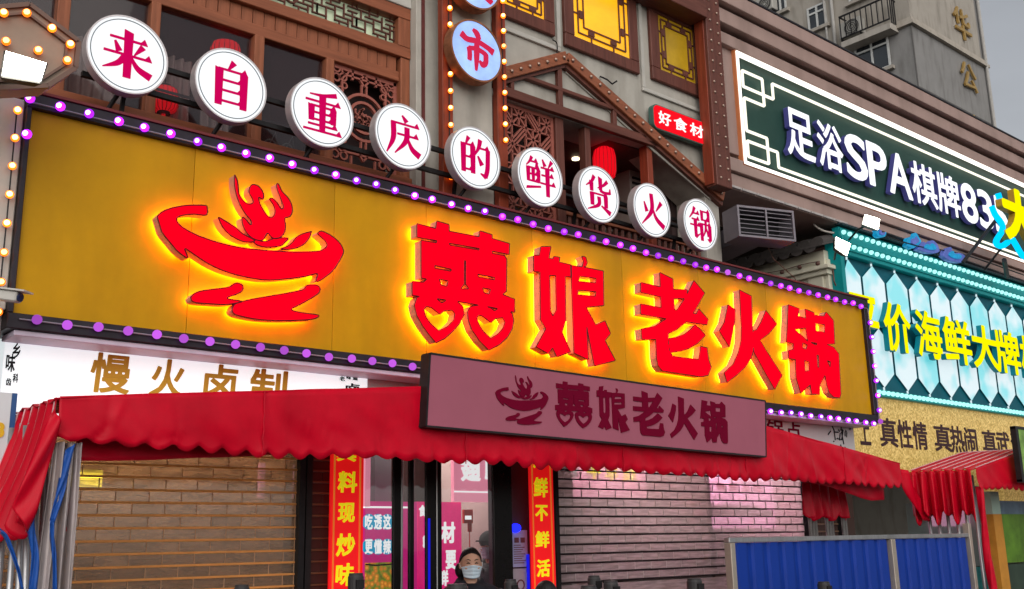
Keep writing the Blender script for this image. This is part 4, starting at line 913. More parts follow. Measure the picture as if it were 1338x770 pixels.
# pink lit boards inside
M_pk = mat('pink_lit_print', (.6, .25, .34), .4, 0, .10, 2.5, 0, emit=(.95, .42, .55), es=.8); M_pk2 = mat('rose_lit_print', (.7, .3, .5), .4, 0, .12, 2.5, 0, emit=(1.0, .40, .66), es=1.5)
def iboard(name, px, y, m, chars, lab, mc):
    q = pxbox(*px, y); S = root(name, ((q[0]+q[1])/2, y, q[2]), lab, 'menu board'); g = MB(); g.box(q[0], q[1], y, y+.04, q[2], q[3]); obj('board', g, m, S)
    for ch, b, k in chars: put('character', glyph(ch, .03), pxbox(*b, y-.006), y-.006, y+.002, [mc[k]]*2, S)
mc = [glow('white_print_lit', (1, 1, 1), .95), M_yc, glow('rose_ink', (.75, .02, .16), 1.0)]
iboard('pink_menu', (722, 880, 600, 652), 1.45, M_pk, [('的', (741, 754, 606, 624), 0), ('牛', (767, 785, 606, 626), 1), ('羊', (791, 808, 609, 628), 1), ('菜', (814, 832, 612, 630), 1)], 'pink lit menu board with white and yellow characters behind the right shutter', mc)
iboard('rose_menu', (884, 1085, 612, 690), 1.5, M_pk2, [('火', (920, 930, 630, 640), 2), ('锅', (936, 947, 631, 641), 2), ('鲜', (953, 964, 631, 642), 2), ('美', (970, 980, 632, 643), 2), ('味', (985, 996, 632, 644), 2)], 'bright rose lit board with small red characters behind the far end of the right shutter', mc)
iboard('small_pink_menu', (340, 391, 606, 652), 1.2, M_pk, [('小', (346, 355, 632, 646), 1), ('炒', (360, 369, 632, 646), 1), ('肉', (373, 382, 632, 646), 1)], 'small pink lit board with yellow characters behind the left shutter', mc)
# little tiled shelter inside the dining room
S = root('tiled_counter', (8.2, 1.4, .12), 'indoor counter under a small dark tiled eave behind the right shutter', 'counter')
a, b = at(905, 668, 1.35), at(1000, 672, 1.35); g = MB(); g.box(a[0], b[0], 1.35, 1.9, .12, a[1]-.55); obj('counter_body', g, mat('counter_brown', (.16, .12, .10), .5, 0, .3, 4), S)
n = 13; first = None
for k in range(n):
    g = MB(); g.tube([(0, -.08, -.03), (0, .3, .10)], .03, 8); l = (a[0]+(b[0]-a[0])*k/(n-1), 1.35, a[1])
    if first is None: first = obj('tile', g, mat('black_tile', (.03, .03, .03), .5), S, l)
    else: many('tile', first, [l], S)
for x in (a[0]+.05, b[0]-.05): g = MB(); g.box(x-.025, x+.025, 1.5, 1.55, a[1]-.55, a[1]+.04); obj('post', g, M_wz, S)

# couplet banners
M_banner = mat('red_banner', (.72, .006, .012), .4, 0, .05, 4, 0, emit=(1, .01, .01), es=.42); M_bline = mat('orange_line', (.8, .13, .02), .5, emit=(1, .25, .03), es=.3)
def banner(X0, X1, y, chars, label):
    S = root('couplet_banner', ((X0+X1)/2, y, .9), label, 'banner', None)
    g = MB(); g.box(X0, X1, y, y+.012, .9, 2.42); obj('board', g, M_banner, S)
    g = MB()
    for a in (X0+.022, X1-.034): g.box(a, a+.012, y-.004, y+.002, .92, 2.40)
    obj('border', g, M_bline, S)
    for ch, b in chars: put('character', glyph(ch, .03), pxbox(*b, y-.006), y-.006, y+.002, [M_yc]*2, S, .05)
yb = .55
banner(3.672, 3.928, yb, [('真', (441, 466, 578, 603)), ('料', (442, 467, 616, 644)), ('现', (442, 464, 657, 683)), ('炒', (440, 464, 697, 727)), ('味', (439, 463, 736, 766))], 'vertical red banner with yellow characters 料现炒味 left of the doors')
banner(5.428, 5.675, yb, [('海', (697, 713, 589, 612)), ('鲜', (698, 716, 624, 650)), ('不', (700, 716, 660, 681)), ('鲜', (700, 718, 694, 716)), ('活', (702, 719, 731, 754))], 'vertical red banner with yellow characters 鲜不鲜活 beside the right shutter')

# inside the doors
YI = 1.25
M_wc = glow('white_print_lit', (1, 1, 1), .95)
def ibox(px0, px1, py0, py1, y): return pxbox(px0, px1, py0, py1, y)
S = root('menu_lightbox', (4.7, YI, .12), 'purple menu lightbox with blue ovals and a noodle picture inside the doors', 'menu board')
x0, x1 = at(472, 700, YI)[0], at(545, 700, YI)[0]; zt = at(545, 656, YI)[1]
g = MB(); g.box(x0, x1, YI, YI+.5, .12, zt); obj('cabinet', g, mat('purple_lit_print', (.30, .012, .11), .3, 0, .06, 3, 0, emit=(.5, .015, .17), es=.85), S)
g = MB(); g.box(x0, x1-.035, YI-.008, YI-.002, zt-.05, zt-.036); g.box(x1-.05, x1-.036, YI-.0085, YI-.002, .5, zt-.0365); obj('border', g, M_wc, S)
M_oval = glow('cyan_oval', (.004, .33, .55), .9)
for row, chs in (((671, 693), '吃透这'), ((704, 725), '更懂辣')):
    for i, ch in enumerate(chs):
        pc = 482+12*i; bx = ibox(pc-7, pc+7, row[0]-3, row[1]+3, YI-.004)
        g = MB(); g.ring(((bx[0]+bx[1])/2, (bx[2]+bx[3])/2), .001, .058, YI-.008+.001*i, YI-.002, 20); obj('oval', g, M_oval, S)
        put('character', glyph(ch, .03), ibox(pc-5, pc+5, row[0]+1, row[1]-1, YI-.012), YI-.012, YI-.009, [M_wc]*2, S)
bx = ibox(477, 524, 735, 765, YI-.004)
m, t, b = _new('noodle_picture'); N = t.nodes; v = N.new('ShaderNodeTexVoronoi'); v.inputs['Scale'].default_value = 26; cr = N.new('ShaderNodeValToRGB')
for p, c in ((0, (.55, .28, .03, 1)), (.35, (.35, .10, .01, 1)), (.6, (.10, .14, .01, 1)), (1, (.05, .008, .004, 1))):
    e = cr.color_ramp.elements.new(p) if p not in (0, 1) else cr.color_ramp.elements[0 if p == 0 else -1]; e.color = c
tc = N.new('ShaderNodeTexCoord'); t.links.new(tc.outputs['Object'], v.inputs['Vector']); t.links.new(v.outputs['Distance'], cr.inputs[0]); t.links.new(cr.outputs[0], b.inputs['Base Color']); t.links.new(cr.outputs[0], b.inputs['Emission Color']); b.inputs['Emission Strength'].default_value = 1.5
g = MB(); g.box(bx[0], bx[1], YI-.006, YI-.001, bx[2]-.1, bx[3]); obj('food_picture', g, m, S)
g = MB(); g.tube([(bx[0], YI-.012, bx[3]-.01), (bx[0]+.09, YI-.012, bx[3]-.02), (bx[1], YI-.012, bx[3]-.012)], .006, 6); obj('bowl_rim', g, M_dark, S)
S = root('magenta_banner', (5.2, 1.35, .12), 'magenta printed panel with white characters 材 and 要 behind the glass door', 'menu board')
x0, x1 = at(546, 700, 1.35)[0], at(603, 700, 1.35)[0]; zt = at(575, 656, 1.35)[1]
g = MB(); g.box(x0, x1, 1.35, 1.39, .12, zt); obj('panel', g, mat('magenta_lit_print', (.42, .008, .10), .35, 0, .10, 22, 0, emit=(.66, .012, .16), es=.9), S)
for ch, b in (('材', (577, 595, 682, 710)), ('要', (583, 596, 719, 744)), ('鲜', (573, 586, 745, 766)), ('食', (548, 557, 660, 675)), ('就', (553, 559, 700, 716))):
    put('character', glyph(ch, .035), ibox(*b, 1.343), 1.343, 1.352, [M_wc]*2, S)
S = root('pink_header', (5.5, 1.3, 1.98), 'pink hanging header board with white brush characters above the serving hatch', 'sign')
x0, x1 = at(593, 620, 1.3)[0], at(652, 620, 1.3)[0]; z0 = at(620, 656, 1.3)[1]
g = MB(); g.box(x0, x1, 1.3, 1.34, z0, 2.62); obj('board', g, mat('pink_lit_board', (.55, .20, .26), .4, 0, .05, 2, 0, emit=(.85, .30, .42), es=.75), S)
g = MB(); zz = at(620, 643, 1.3)[1]; g.box(x0, x1, 1.295, 1.302, zz-.006, zz+.006); obj('line', g, M_wc, S)
for ch, b in (('翅', (603, 628, 600, 629)), ('腕', (634, 650, 600, 627))): put('character', glyph(ch, .04), ibox(*b, 1.292), 1.292, 1.302, [M_wc]*2, S)
S = root('pink_side_panel', (4.45, 1.45, 1.9), 'narrow pink board with a white mark high behind the left glass', 'sign')
g = MB(); b = ibox(474, 484, 598, 662, 1.22); g.box(b[0], b[1], 1.22, 1.24, b[2], 2.5); obj('board', g, MATS['pink_lit_board'], S)
S = root('grey_duct', (4.7, 1.7, 2.0), 'tall grey boxed column behind the door glass', 'column')
b = ibox(490, 511, 598, 662, 1.6); g = MB(); g.box(b[0], b[1], 1.6, 1.9, .12, 2.69); obj('shaft', g, mat('steel_grey_panel', (.24, .25, .27), .35, .4, .1, 4), S)
# hatch shelf, red tag and boxes
S = root('kitchen_counter', (5.75, 1.75, .12), 'kitchen counter with a dark back wall and steel rail behind the masked woman', 'counter')
b = ibox(604, 652, 658, 770, 1.95); g = MB(); g.box(b[0]-.1, b[1]+.3, 2.2, 2.22, 1.3, 2.0); obj('back_panel', g, mat('warm_brown_panel', (.12, .09, .065), .5, 0, .3, 4), S)
g = MB(); g.box(b[0]-.1, b[1]+.3, 1.75, 2.2, .12, 1.42); obj('cabinet', g, M_steel, S)
g = MB(); zz = at(625, 692, 2.0)[1]
g.box(b[0]-.1, b[1]+.3, 1.95, 2.15, zz, zz+.05); g.box(b[0]-.1, b[1]+.3, 1.96, 2.14, zz+.21, zz+.235); obj('shelf', g, mat('pale_shelf', (.42, .36, .28), .5), S)
g = MB(); xx = at(641, 700, 1.9)[0]; g.tube([(xx, 1.9, 1.4), (xx, 1.9, 1.80), (xx-.03, 1.88, 1.86)], .018, 8); obj('pipe', g, mat('cream_pipe', (.5, .44, .34), .4), S)
S = root('red_tag', (5.55, 1.4, 1.8), 'red tag and ribbon hanging over the counter', 'tag')
b = ibox(606, 618, 666, 684, 1.4); g = MB(); g.box(b[0], b[1], 1.4, 1.42, b[2], b[3]); obj('card', g, mat('red_card', (.5, .01, .015), .5), S)
b2 = ibox(612, 617, 684, 695, 1.4); g = MB(); g.box(b2[0], b2[1], 1.405, 1.412, b2[2], b2[3]); g.tube([((b2[0]+b2[1])/2, 1.41, b2[2]), ((b2[0]+b2[1])/2, 1.41, b2[2]-.14)], .004, 5); obj('ribbon', g, mat('red_card', (.5, .01, .015), .5), S)
b3 = ibox(608, 616, 674, 679, 1.395); g = MB(); g.box(b3[0], b3[1], 1.395, 1.399, b3[2], b3[3]); obj('white_label', g, M_wc, S)
S = root('carton', (5.7, 1.9, 1.9), 'pale green and white carton on the upper shelf beside the red tag', 'box')
b = ibox(619, 637, 662, 681, 2.0); g = MB(); g.box(b[0], b[1], 2.0, 2.14, zz+.236, b[3]); obj('carton_body', g, mat('pale_green_card', (.45, .52, .38), .6), S, bevel=.004)
# notices on the right door pillar
M_paper = mat('notice_paper', (.30, .33, .55), .5, 0, .08, 4); M_ink2 = mat('notice_ink', (.12, .05, .06), .6)
for (b, lab, rows) in (((669, 689, 693, 741), 'blue tinted notice sheet with two stamps on the dark pillar', 9), ((670, 690, 743, 782), 'grey notice sheet with a round mark below the blue notice', 2)):
    q = pxbox(*b, .65); S = root('notice', ((q[0]+q[1])/2, .65, q[2]), lab, 'notice')
    g = MB(); g.box(q[0], q[1], .648, .6585, q[2], q[3]); obj('sheet', g, M_paper if rows > 3 else mat('grey_paper', (.32, .31, .36), .6), S)
    g = MB(); w = q[1]-q[0]; h = q[3]-q[2]
    if rows > 3:
        for k in range(rows): g.box(q[0]+.1*w, q[0]+(.55+.35*((k*37) % 10)/10)*w, .645, .6482, q[3]-h*(.42+.06*k), q[3]-h*(.42+.06*k)+.006)
        for k in (.15, .55): g.box(q[0]+k*w, q[0]+(k+.28)*w, .645, .6482, q[3]-h*.34, q[3]-h*.2)
    else: g.ring(((q[0]+q[1])/2, q[3]-h*.55), .03, .04, .645, .6482, 18)
    obj('print', g, M_ink2, S)
S = root('blue_lamp', (5.38, .6, 1.9), 'glowing blue dome lamp above the notice sheet', 'lamp')
x, z = at(678, 690, .6); g = MB(); g.ball((x, .64, z), .05, 14, 8, 0, (1, .7, .7)); obj('dome', g, glow('blue_lamp_light', (.01, .015, 1.0), 2.5), S, smooth=True)
g = MB(); x, z = at(691, 735, .62); g.tube([(x, .63, z-.2), (x, .63, z+.06)], .012, 6); obj('tube', g, glow('blue_neon', (.01, .01, .6), 1.0), S)
# ------------------------------------------------------------------ first red awning
YF = -.50
def lerp(a, b, t): return a+(b-a)*t
def poly_z(pts, x):
    return float(np.interp(x, [p[0] for p in pts], [p[1] for p in pts]))
ridge = [(1.56, 2.315), (3.66, at(555, 505, YF)[1]), (5.0, 2.55), (7.06, at(1002, 557, YF)[1]), (9.07, at(1175, 605, YF)[1])]
hem = [(1.74, 2.103), (2.04, 2.083), (3.12, 2.074), (4.2, 2.078), (5.4, 2.066), (6.6, 2.05), (7.6, 2.042), (9.0, 2.035)]
T = root('red_awning', (5.2, -.2, .12), 'long folded red awning with scalloped hem over the shutters', 'awning')
rs = np.random.RandomState(4)
CRS = [(rs.uniform(1.5, 9.2), rs.uniform(2.05, 2.5), rs.uniform(0, math.pi), rs.uniform(.12, .5), rs.uniform(.008, .02), rs.uniform(-.010, .011)) for _ in range(110)]
def crease(x, z):
    d = 0.0
    for a, b, t, l, w, h in CRS:
        if abs(x-a) > l: continue
        u = (x-a)*math.cos(t)+(z-b)*math.sin(t); v = -(x-a)*math.sin(t)+(z-b)*math.cos(t)+.25*u*u
        d += h*math.exp(-(u/l*2)**2-(v/w)**2)
    return d
def wob(x, z, s=0): return crease(x+s*.7, z)+ .007*math.sin(x*5.1+s)+.005*math.sin(x*11.3+z*9+s*2)+.006*math.sin(x*2.3-z*14+s)+.003*math.sin(x*23+z*31)
def valance(name, X0, X1, y, top, hem, per, amp, parent, m, s=0, n=620, lean=0.0):
    def fn(u, v):
        x = lerp(X0, X1, u); zt = poly_z(top, x); zb = poly_z(hem, x)-amp*(.85+.25*math.sin(x*3.1+s))*(.5-.5*math.cos(2*math.pi*(x+.012*math.sin(x*4.7))/per))**.75+amp+.006*math.sin(x*6.3)
        z = lerp(zt, zb, v); return (x, y+wob(x, z, s)*(.35+v)+.02*max(0, v-.8)*math.sin(x*2*math.pi/per)-lean*v, z)
    g = MB(); g.grid(fn, n, 10); return obj(name, g, m, parent, smooth=True, solid=.004)
valance('valance', 1.585, 9.07, YF, ridge, hem, .133, .034, T, M_red_cloth)
hem2 = [(1.7, 2.035), (2.1, 2.05), (2.5, 2.08), (2.8, 2.11), (3.2, 2.17), (6.8, 2.17), (7.6, 2.10), (8.8, 1.93), (9.0, 1.93)]
for x_ in (2.62, 3.98, 5.36, 6.74, 8.12):
    g = MB(); g.tube([(x_+.004*math.sin(v*3), YF+wob(x_, 0, 0)*.6-.004, lerp(poly_z(ridge, x_), poly_z(hem, x_)+.01, v/8)) for v in range(9)], .0035, 5); obj('seam', g, M_red_cloth2, T)
valance('inner_valance', 1.72, 9.0, YF+.16, [(1.7, 2.27), (5.0, 2.4), (9.0, 2.22)], hem2, .9, .006, T, M_red_cloth2, 2, 260)
valance('inner_valance', 1.72, 9.0, YF+.36, [(1.7, 2.27), (5.0, 2.4), (9.0, 2.22)], [(1.7, 2.19), (9, 2.16)], .9, .006, T, M_red_cloth2, 4, 200)
def rf(u, v):
    x = lerp(1.56, 9.07, u); y = lerp(YF, .14, v); return (x, y, poly_z(ridge, x)-.004-.018*abs(math.sin(v*math.pi*4))+.004*math.sin(x*7+v*5))
g = MB(); g.grid(rf, 120, 24); obj('roof', g, M_red_cloth2, T, smooth=True, solid=.004)
# side curtain gathered in folds, flaring outward
def sc(u, v):
    y = lerp(YF+.01, .16, u); d = .55*v
    f = (.012+.035*v)*math.sin(u*2*math.pi*6.0+.6*math.sin(v*5))+.012*v*math.sin(u*31)
    return (1.57-.10*v**1.2+f*.75-.06*v*u, y-.05*v*math.sin(u*9)+.04*v*(1-u), 2.312-.60*v*(1-.06*math.cos(u*38))-.02*u)
g = MB(); g.grid(sc, 110, 26); obj('side_curtain', g, M_red_cloth, T, smooth=True, solid=.004)
for k in range(7):
    u = (k+.3)/6.6
    if u > 1: u = .99
    g = MB(); g.tube([(lambda p: (p[0]-.006, p[1]-.004, p[2]+.002))(sc(u, v/14)) for v in range(15)], .0045, 6); obj('seam', g, M_piping, T, smooth=True)
def P3(px, py, y): x, z = at(px, py, y); return (x, y, z)
def strip(name, L, Rr, m, parent, solid=.004, nv=6, crease=.012):
    """ribbon between two pixel polylines at given planes (x, y, plane)"""
    a = [np.array(P3(*p)) for p in L]; b = [np.array(P3(*p)) for p in Rr]
    A_ = catmull(a, 6); B_ = catmull(b, 6); n = min(len(A_), len(B_)); g = MB()
    def fn(u, v):
        i = int(round(u*(n-1))); p = A_[i]*(1-v)+B_[i]*v; return (p[0], p[1]+crease*math.sin(v*math.pi*2+u*7)-crease*.5*math.sin(v*math.pi), p[2])
    g.grid(fn, n-1, nv); return obj(name, g, m, parent, smooth=True, solid=solid)
strip('front_flap', [(72,534,-.53),(60,556,-.53),(40,602,-.53),(24,640,-.53),(16,662,-.53)], [(79,553,-.53),(72,585,-.53),(58,628,-.53),(47,668,-.53),(36,696,-.53)], M_red_cloth, T, .005, 8, .016)
strip('inner_flap', [(97,585,-.42),(96,620,-.42),(88,660,-.42),(80,694,-.42)], [(106,586,-.42),(103,620,-.42),(96,662,-.42),(90,695,-.42)], M_red_cloth2, T)
M_film = mat('clear_plastic_film', (.42, .36, .36), .22, 0, .35, 7, .2, (3, 3, .6), spec=.7, alpha=.72)
def film(u, v):
    z = lerp(2.11, .35, v); x = 1.645+.075*(u-.5)*2*(.75+.5*v)-.03*v; return (x, -.46+.03*math.sin(u*17+v*3)+.012*math.sin(u*41), z)
g = MB(); g.grid(film, 60, 20); obj('plastic_curtain', g, M_film, T, smooth=True, solid=.003)
M_bluerib = mat('blue_ribbon', (.012, .075, .33), .35, 0, .2, 12, .15)
strip('ribbon', [(86,588,-.50),(78,625,-.50),(70,655,-.50),(66,680,-.50)], [(98,580,-.50),(90,620,-.50),(82,648,-.50),(71,684,-.50)], M_bluerib, T)
strip('ribbon', [(66,680,-.5),(67,720,-.5),(70,775,-.5)], [(70,680,-.5),(72,715,-.5),(74,775,-.5)], M_bluerib, T)
strip('ribbon', [(37,672,-.49),(37,695,-.49),(40,730,-.49),(38,775,-.49)], [(46,665,-.49),(46,690,-.49),(50,730,-.49),(48,775,-.49)], M_bluerib, T)
for k, (p, q) in enumerate((((4, 695), (-3, 775)), ((19, 690), (12, 775)), ((28, 694), (24, 775)), ((36, 692), (33, 775)), ((46, 690), (43, 775)), ((56, 690), (52, 775)))):
    y = .02-.07*k; a = P3(*p, y); b = P3(*q, y); d = np.array(b)-np.array(a); t = (.12-a[2])/d[2]; c = np.array(a)+d*t
    e = np.array(a)-d/np.linalg.norm(d)*.5
    g = MB(); g.tube([tuple(e), tuple(c)], .0165, 10); obj('pole', g, M_alu, T, smooth=True)
strip('tie_strap', [(0,690,-.5),(10,700,-.5),(22,735,-.5),(32,772,-.5)], [(0,696,-.5),(8,706,-.5),(20,742,-.5),(28,772,-.5)], M_bluerib, T)
# right end: hanging folds and poles under the hem
def hang(X, Y0, Y1, ztop, zb, n, name, parent, m, jag=.06, seed=0, along='y', out=.02):
    r = random.Random(seed); ph = [r.uniform(0, 6) for _ in range(4)]
    def fn(u, v):
        y = lerp(Y0, Y1, u); f = (out*.5+out*v)*math.sin(u*2*math.pi*n+ph[0]+v*.5)+.5*out*v*math.sin(u*2*math.pi*n*2.3+ph[1])
        zb_ = zb+jag*math.sin(u*2*math.pi*n*.5+ph[2])*.5+jag*.35*math.sin(u*2*math.pi*n+ph[3]); z = lerp(ztop(u) if callable(ztop) else ztop, zb_, v)
        return (X+f, y+f*.4, z) if along == 'y' else (y, X+f, z)
    g = MB(); g.grid(fn, int(n*14), 16); return obj(name, g, m, parent, smooth=True, solid=.004)
hang(.02, 8.28, 8.98, 2.10, 1.80, 5, 'end_fold', T, M_red_cloth2, .07, 3, 'x', .028)
M_dalu = mat('dull_grey_tube', (.16, .155, .15), .5, .5, .3, 6)
for k in range(8):
    x = 8.38+.09*k; g = MB(); g.tube([(x, .06+.03*(k % 3), 2.2), (x+.03, .06+.03*(k % 3), .12)], .0165, 8); obj('pole', g, M_dalu, T, smooth=True)
# ------------------------------------------------------------------ second red awning
T2 = root('red_awning', (11.5, -.2, .12), 'second red awning with gathered folds and pale roof seams on the right', 'awning')
XE = 10.54
r2 = [(XE, 2.262), (11.75, 2.50), (13.6, 2.62), (16.2, 2.26)]
def rf2(u, v):
    x = lerp(XE, 16.2, u); y = lerp(YF, .2, v); return (x, y, poly_z(r2, x)-.02*abs(math.sin(v*math.pi*6))+.02*v)
g = MB(); g.grid(rf2, 90, 48); obj('roof', g, M_red_cloth, T2, smooth=True, solid=.004)
for k in range(7):
    v = k/6; g = MB(); g.tube([(lambda p: (p[0], p[1], p[2]+.006))(rf2(u/20*.6, v)) for u in range(21)], .0055, 6); obj('seam', g, M_piping, T2, smooth=True)
valance('valance', XE, 16.2, YF-.005, r2, [(XE, 2.04), (11.7, 2.055), (16.2, 2.03)], .13, .032, T2, M_red_cloth, 3, 420)
hang(XE-.01, YF+.05, .22, lambda u: 2.25+.02*u, 1.79, 6.5, 'side_curtain', T2, M_red_cloth, .10, 5, 'y', .035)
strip('front_flap', [(1176,612,.1),(1182,640,.1),(1195,665,.1),(1208,680,.1)], [(1186,616,.1),(1200,645,.1),(1212,668,.1),(1214,682,.1)], M_red_cloth, T2, .005, 6, .02)
for k in range(6):
    y = .10-.10*k; g = MB(); g.tube([(XE+.10, y, 2.2), (XE+.09, y, .12)], .018, 10); obj('pole', g, M_alu, T2, smooth=True)
g = MB()
def sleeve(u, v):
    a = u*2*math.pi; r = .034+.008*math.sin(v*14+u*9)+.006*math.sin(u*2*math.pi*3+v*21); return (XE+.06+r*math.cos(a)+.05*v, YF+.02+r*math.sin(a), lerp(2.08, .12, v))
g.grid(sleeve, 20, 60); obj('wrapped_post', g, M_red_cloth2, T2, smooth=True)
x0, x1 = at(1326, 600, -.60)[0], 13.4; zt, zb_ = at(1330, 562, -.6)[1], at(1330, 627, -.6)[1]
S = root('poster_board', (12.2, -.62, zb_), 'green and yellow poster in a dark frame hung on the second awning', 'sign')
g = MB(); g.box(x0+.06, x1, -.64, -.60, zb_, zt); obj('poster', g, mat('green_poster', (.16, .30, .06), .4, 0, .7, 5, 0, emit=(.3, .5, .1), es=.1), S)
g = MB(); g.box(x0, x0+.058, -.65, -.59, zb_-.02, zt+.02); g.box(x0, x1, -.648, -.592, zt, zt+.03); g.box(x0, x1, -.648, -.592, zb_-.03, zb_); obj('frame', g, M_dark, S)

# ------------------------------------------------------------------ blue hoarding
S = root('blue_hoarding', (8.5, -.4, .12), 'royal blue corrugated hoarding with a silver top rail by the right shutter', 'fence')
YH = -.40; M_hblue = mat('blue_corrugated', (.004, .034, .27), .42, .1, .18, 4, .03, (1, 1, .4), dirt=.5)
def hsheet(X0, X1):
    n = int(round((X1-X0)/.21)); w = (X1-X0)/n; first = None
    for k in range(n):
        g = MB(); g.prism([(0, 0)]*0 or [(-w/2+.001, 0), (w/2-.001, 0), (w/2-.001, 1), (-w/2+.001, 1)], 0, .01)
        pr = [(-w/2+.001, .0), (-w*.32, .0), (-w*.25, -.022), (w*.25, -.022), (w*.32, .0), (w/2-.001, .0)]
        g = MB(); vs = [(x, y, z) for z in (.12, 1.585) for x, y in pr]+[(x, y+.004, z) for z in (.12, 1.585) for x, y in pr]
        fs = [(i, i+1, i+7, i+6) for i in range(5)]+[(i+12, i+18, i+19, i+13) for i in range(5)]+[(i+6, i+7, i+19, i+18) for i in range(5)]+[(0, 6, 18, 12), (5, 17, 23, 11)]
        g.add(vs, fs); l = (X0+w*(k+.5), YH, 0)
        if first is None: first = obj('panel', g, M_hblue, S, l)
        else: many('panel', first, [l], S)
hsheet(6.62, 8.87); hsheet(8.95, 10.35)
g = MB(); g.box(6.56, 10.40, YH-.035, YH+.02, 1.587, 1.625); obj('top_rail', g, M_alu, S, bevel=.005)
for a, b in ((6.56, 6.615), (8.875, 8.945), (10.355, 10.41)):
    g = MB(); g.box(a, b, YH-.045, YH+.02, .12, 1.586 if b < 10 else 1.72); obj('post', g, mat('galvanised_post', (.38, .33, .28), .45, .5, .2, 6, dirt=.4), S, bevel=.004)

# ------------------------------------------------------------------ black queue posts
def qpost(px, py, wpx, y, lab, ring=True):
    x, z = at(px, py, y); r = wpx*.0024
    Q = root('queue_post', (x, y, .12), lab, 'bollard', 'black queue posts along the pavement')
    g = MB(); g.lathe((x, y, .12), [(r*3.2, 0), (r*3.2, .02), (r*1.2, .035), (r, .06), (r, z-.12-.09)], 18); obj('post', g, M_black, Q, smooth=False)
    g = MB(); g.lathe((x, y, z-.088), [(r*1.0, 0), (r*1.22, .004), (r*1.22, .07), (r*1.08, .078), (r*1.08, .088)], 18); obj('head', g, mat('charcoal_plastic', (.035, .033, .034), .35), Q, bevel=.002)
    g = MB(); g.box(x-r*.7, x+r*.7, y-r*1.24-.004, y-r*1.24+.006, z-.07, z-.03); obj('belt_slot', g, M_dark, Q)
for a in ((316, 764, 12, -1.0, 'black queue post at the bottom edge before the left shutter'), (465, 749, 13, -1.1, 'black queue post overlapping the foot of the left red banner'), (597, 763, 20, -1.0, 'wide black queue post beside the shoulder of the masked woman'),
          (667, 757, 12, -1.0, 'black queue post right of the masked woman'), (776, 752, 13, -1.1, 'tallest black queue post before the right shutter'), (798, 759, 15, -1.2, 'broad black queue post right of the tallest one'), (769, 765, 16, -1.3, 'low black queue post left of the tallest one'),
          (907, 756, 17, -1.1, 'black queue post left of the blue hoarding'), (1076, 760, 16, -.9, 'black queue post before the blue hoarding')): qpost(*a)

# ------------------------------------------------------------------ seafood shop corner at lower right
S = root('fish_tank_stall', (12.6, .6, .12), 'pale glass tank stall with teal tiles under the second awning', 'stall')
b = pxbox(1284, 1306, 650, 770, .3)
g = MB(); g.box(b[0], b[0]+1.6, .3, 1.2, .12, 1.25); obj('base', g, mat('teal_tile', (.05, .30, .30), .25, 0, .3, 20), S)
for k in range(6):
    for j in range(5):
        g = MB(); g.box(b[0]+.02+.26*k, b[0]+.27+.26*k, .285, .299, .2+.2*j, .39+.2*j); obj('tile', g, MATS['teal_tile'], S, bevel=.004)
g = MB(); g.box(b[0], b[0]+1.6, .3, .312, 1.26, 2.0); g.box(b[0], b[0]+.012, .313, 1.2, 1.26, 2.0); obj('tank_glass', g, glass('tank_glass', (.35, .5, .48), .15, .45), S)
g = MB(); g.box(b[0]+.1, b[0]+1.5, .6, 1.1, 1.26, 1.7); obj('water', g, mat('pale_tank_water', (.35, .48, .46), .1, 0, .3, 4), S)
g = MB(); g.tube([(b[0]+.2, .5, 1.9), (b[0]+.25, .4, 1.6), (b[0]+.32, .4, 1.4)], .012, 6); obj('hose', g, mat('off_white_plastic', (.5, .48, .44), .4), S)
S = root('orange_post', (13.0, 0, .12), 'flat orange and pale banded post beside the green picture panel', 'post')
x0, x1 = at(1301, 700, 0)[0], at(1312, 700, 0)[0]; za = at(1306, 672, 0)[1]
g = MB(); g.box(x0, x1, 0, .08, .12, za); obj('lower_board', g, mat('orange_paint', (.50, .22, .03), .5, 0, .2, 5, dirt=.3), S); g = MB(); g.box(x0, x1, 0.002, .078, za+.001, za+.25); obj('upper_board', g, mat('pale_teal_paint', (.30, .42, .36), .5), S)
S = root('picture_panel', (13.6, .1, 1.3), 'green landscape picture panel at the lower right corner', 'sign')
x0 = at(1312, 700, .1)[0]; zt = at(1325, 655, .1)[1]; zm = at(1325, 672, .1)[1]; zb_ = at(1325, 735, .1)[1]
g = MB(); g.box(x0, x0+2.0, .1, .14, zb_, zm); obj('field', g, mat('green_field_print', (.09, .20, .015), .4, 0, .6, 3), S); g = MB(); g.box(x0, x0+2.0, .1, .14, zm+.001, zt); obj('sky_band', g, mat('blue_band_print', (.10, .16, .22), .4, 0, .4, 4), S)
g = MB(); g.box(x0, x0+2.0, .12, .6, .12, zb_-.02); obj('plinth', g, mat('dark_green_plinth', (.03, .05, .035), .5, 0, .3, 6), S)
def atX(x, y, X):
    d = AF + AR*(x-CX)/F_PX - AU*(y-CY)/F_PX
    p = CAM + d*((X-CAM[0])/d[0]); return float(p[1]), float(p[2])
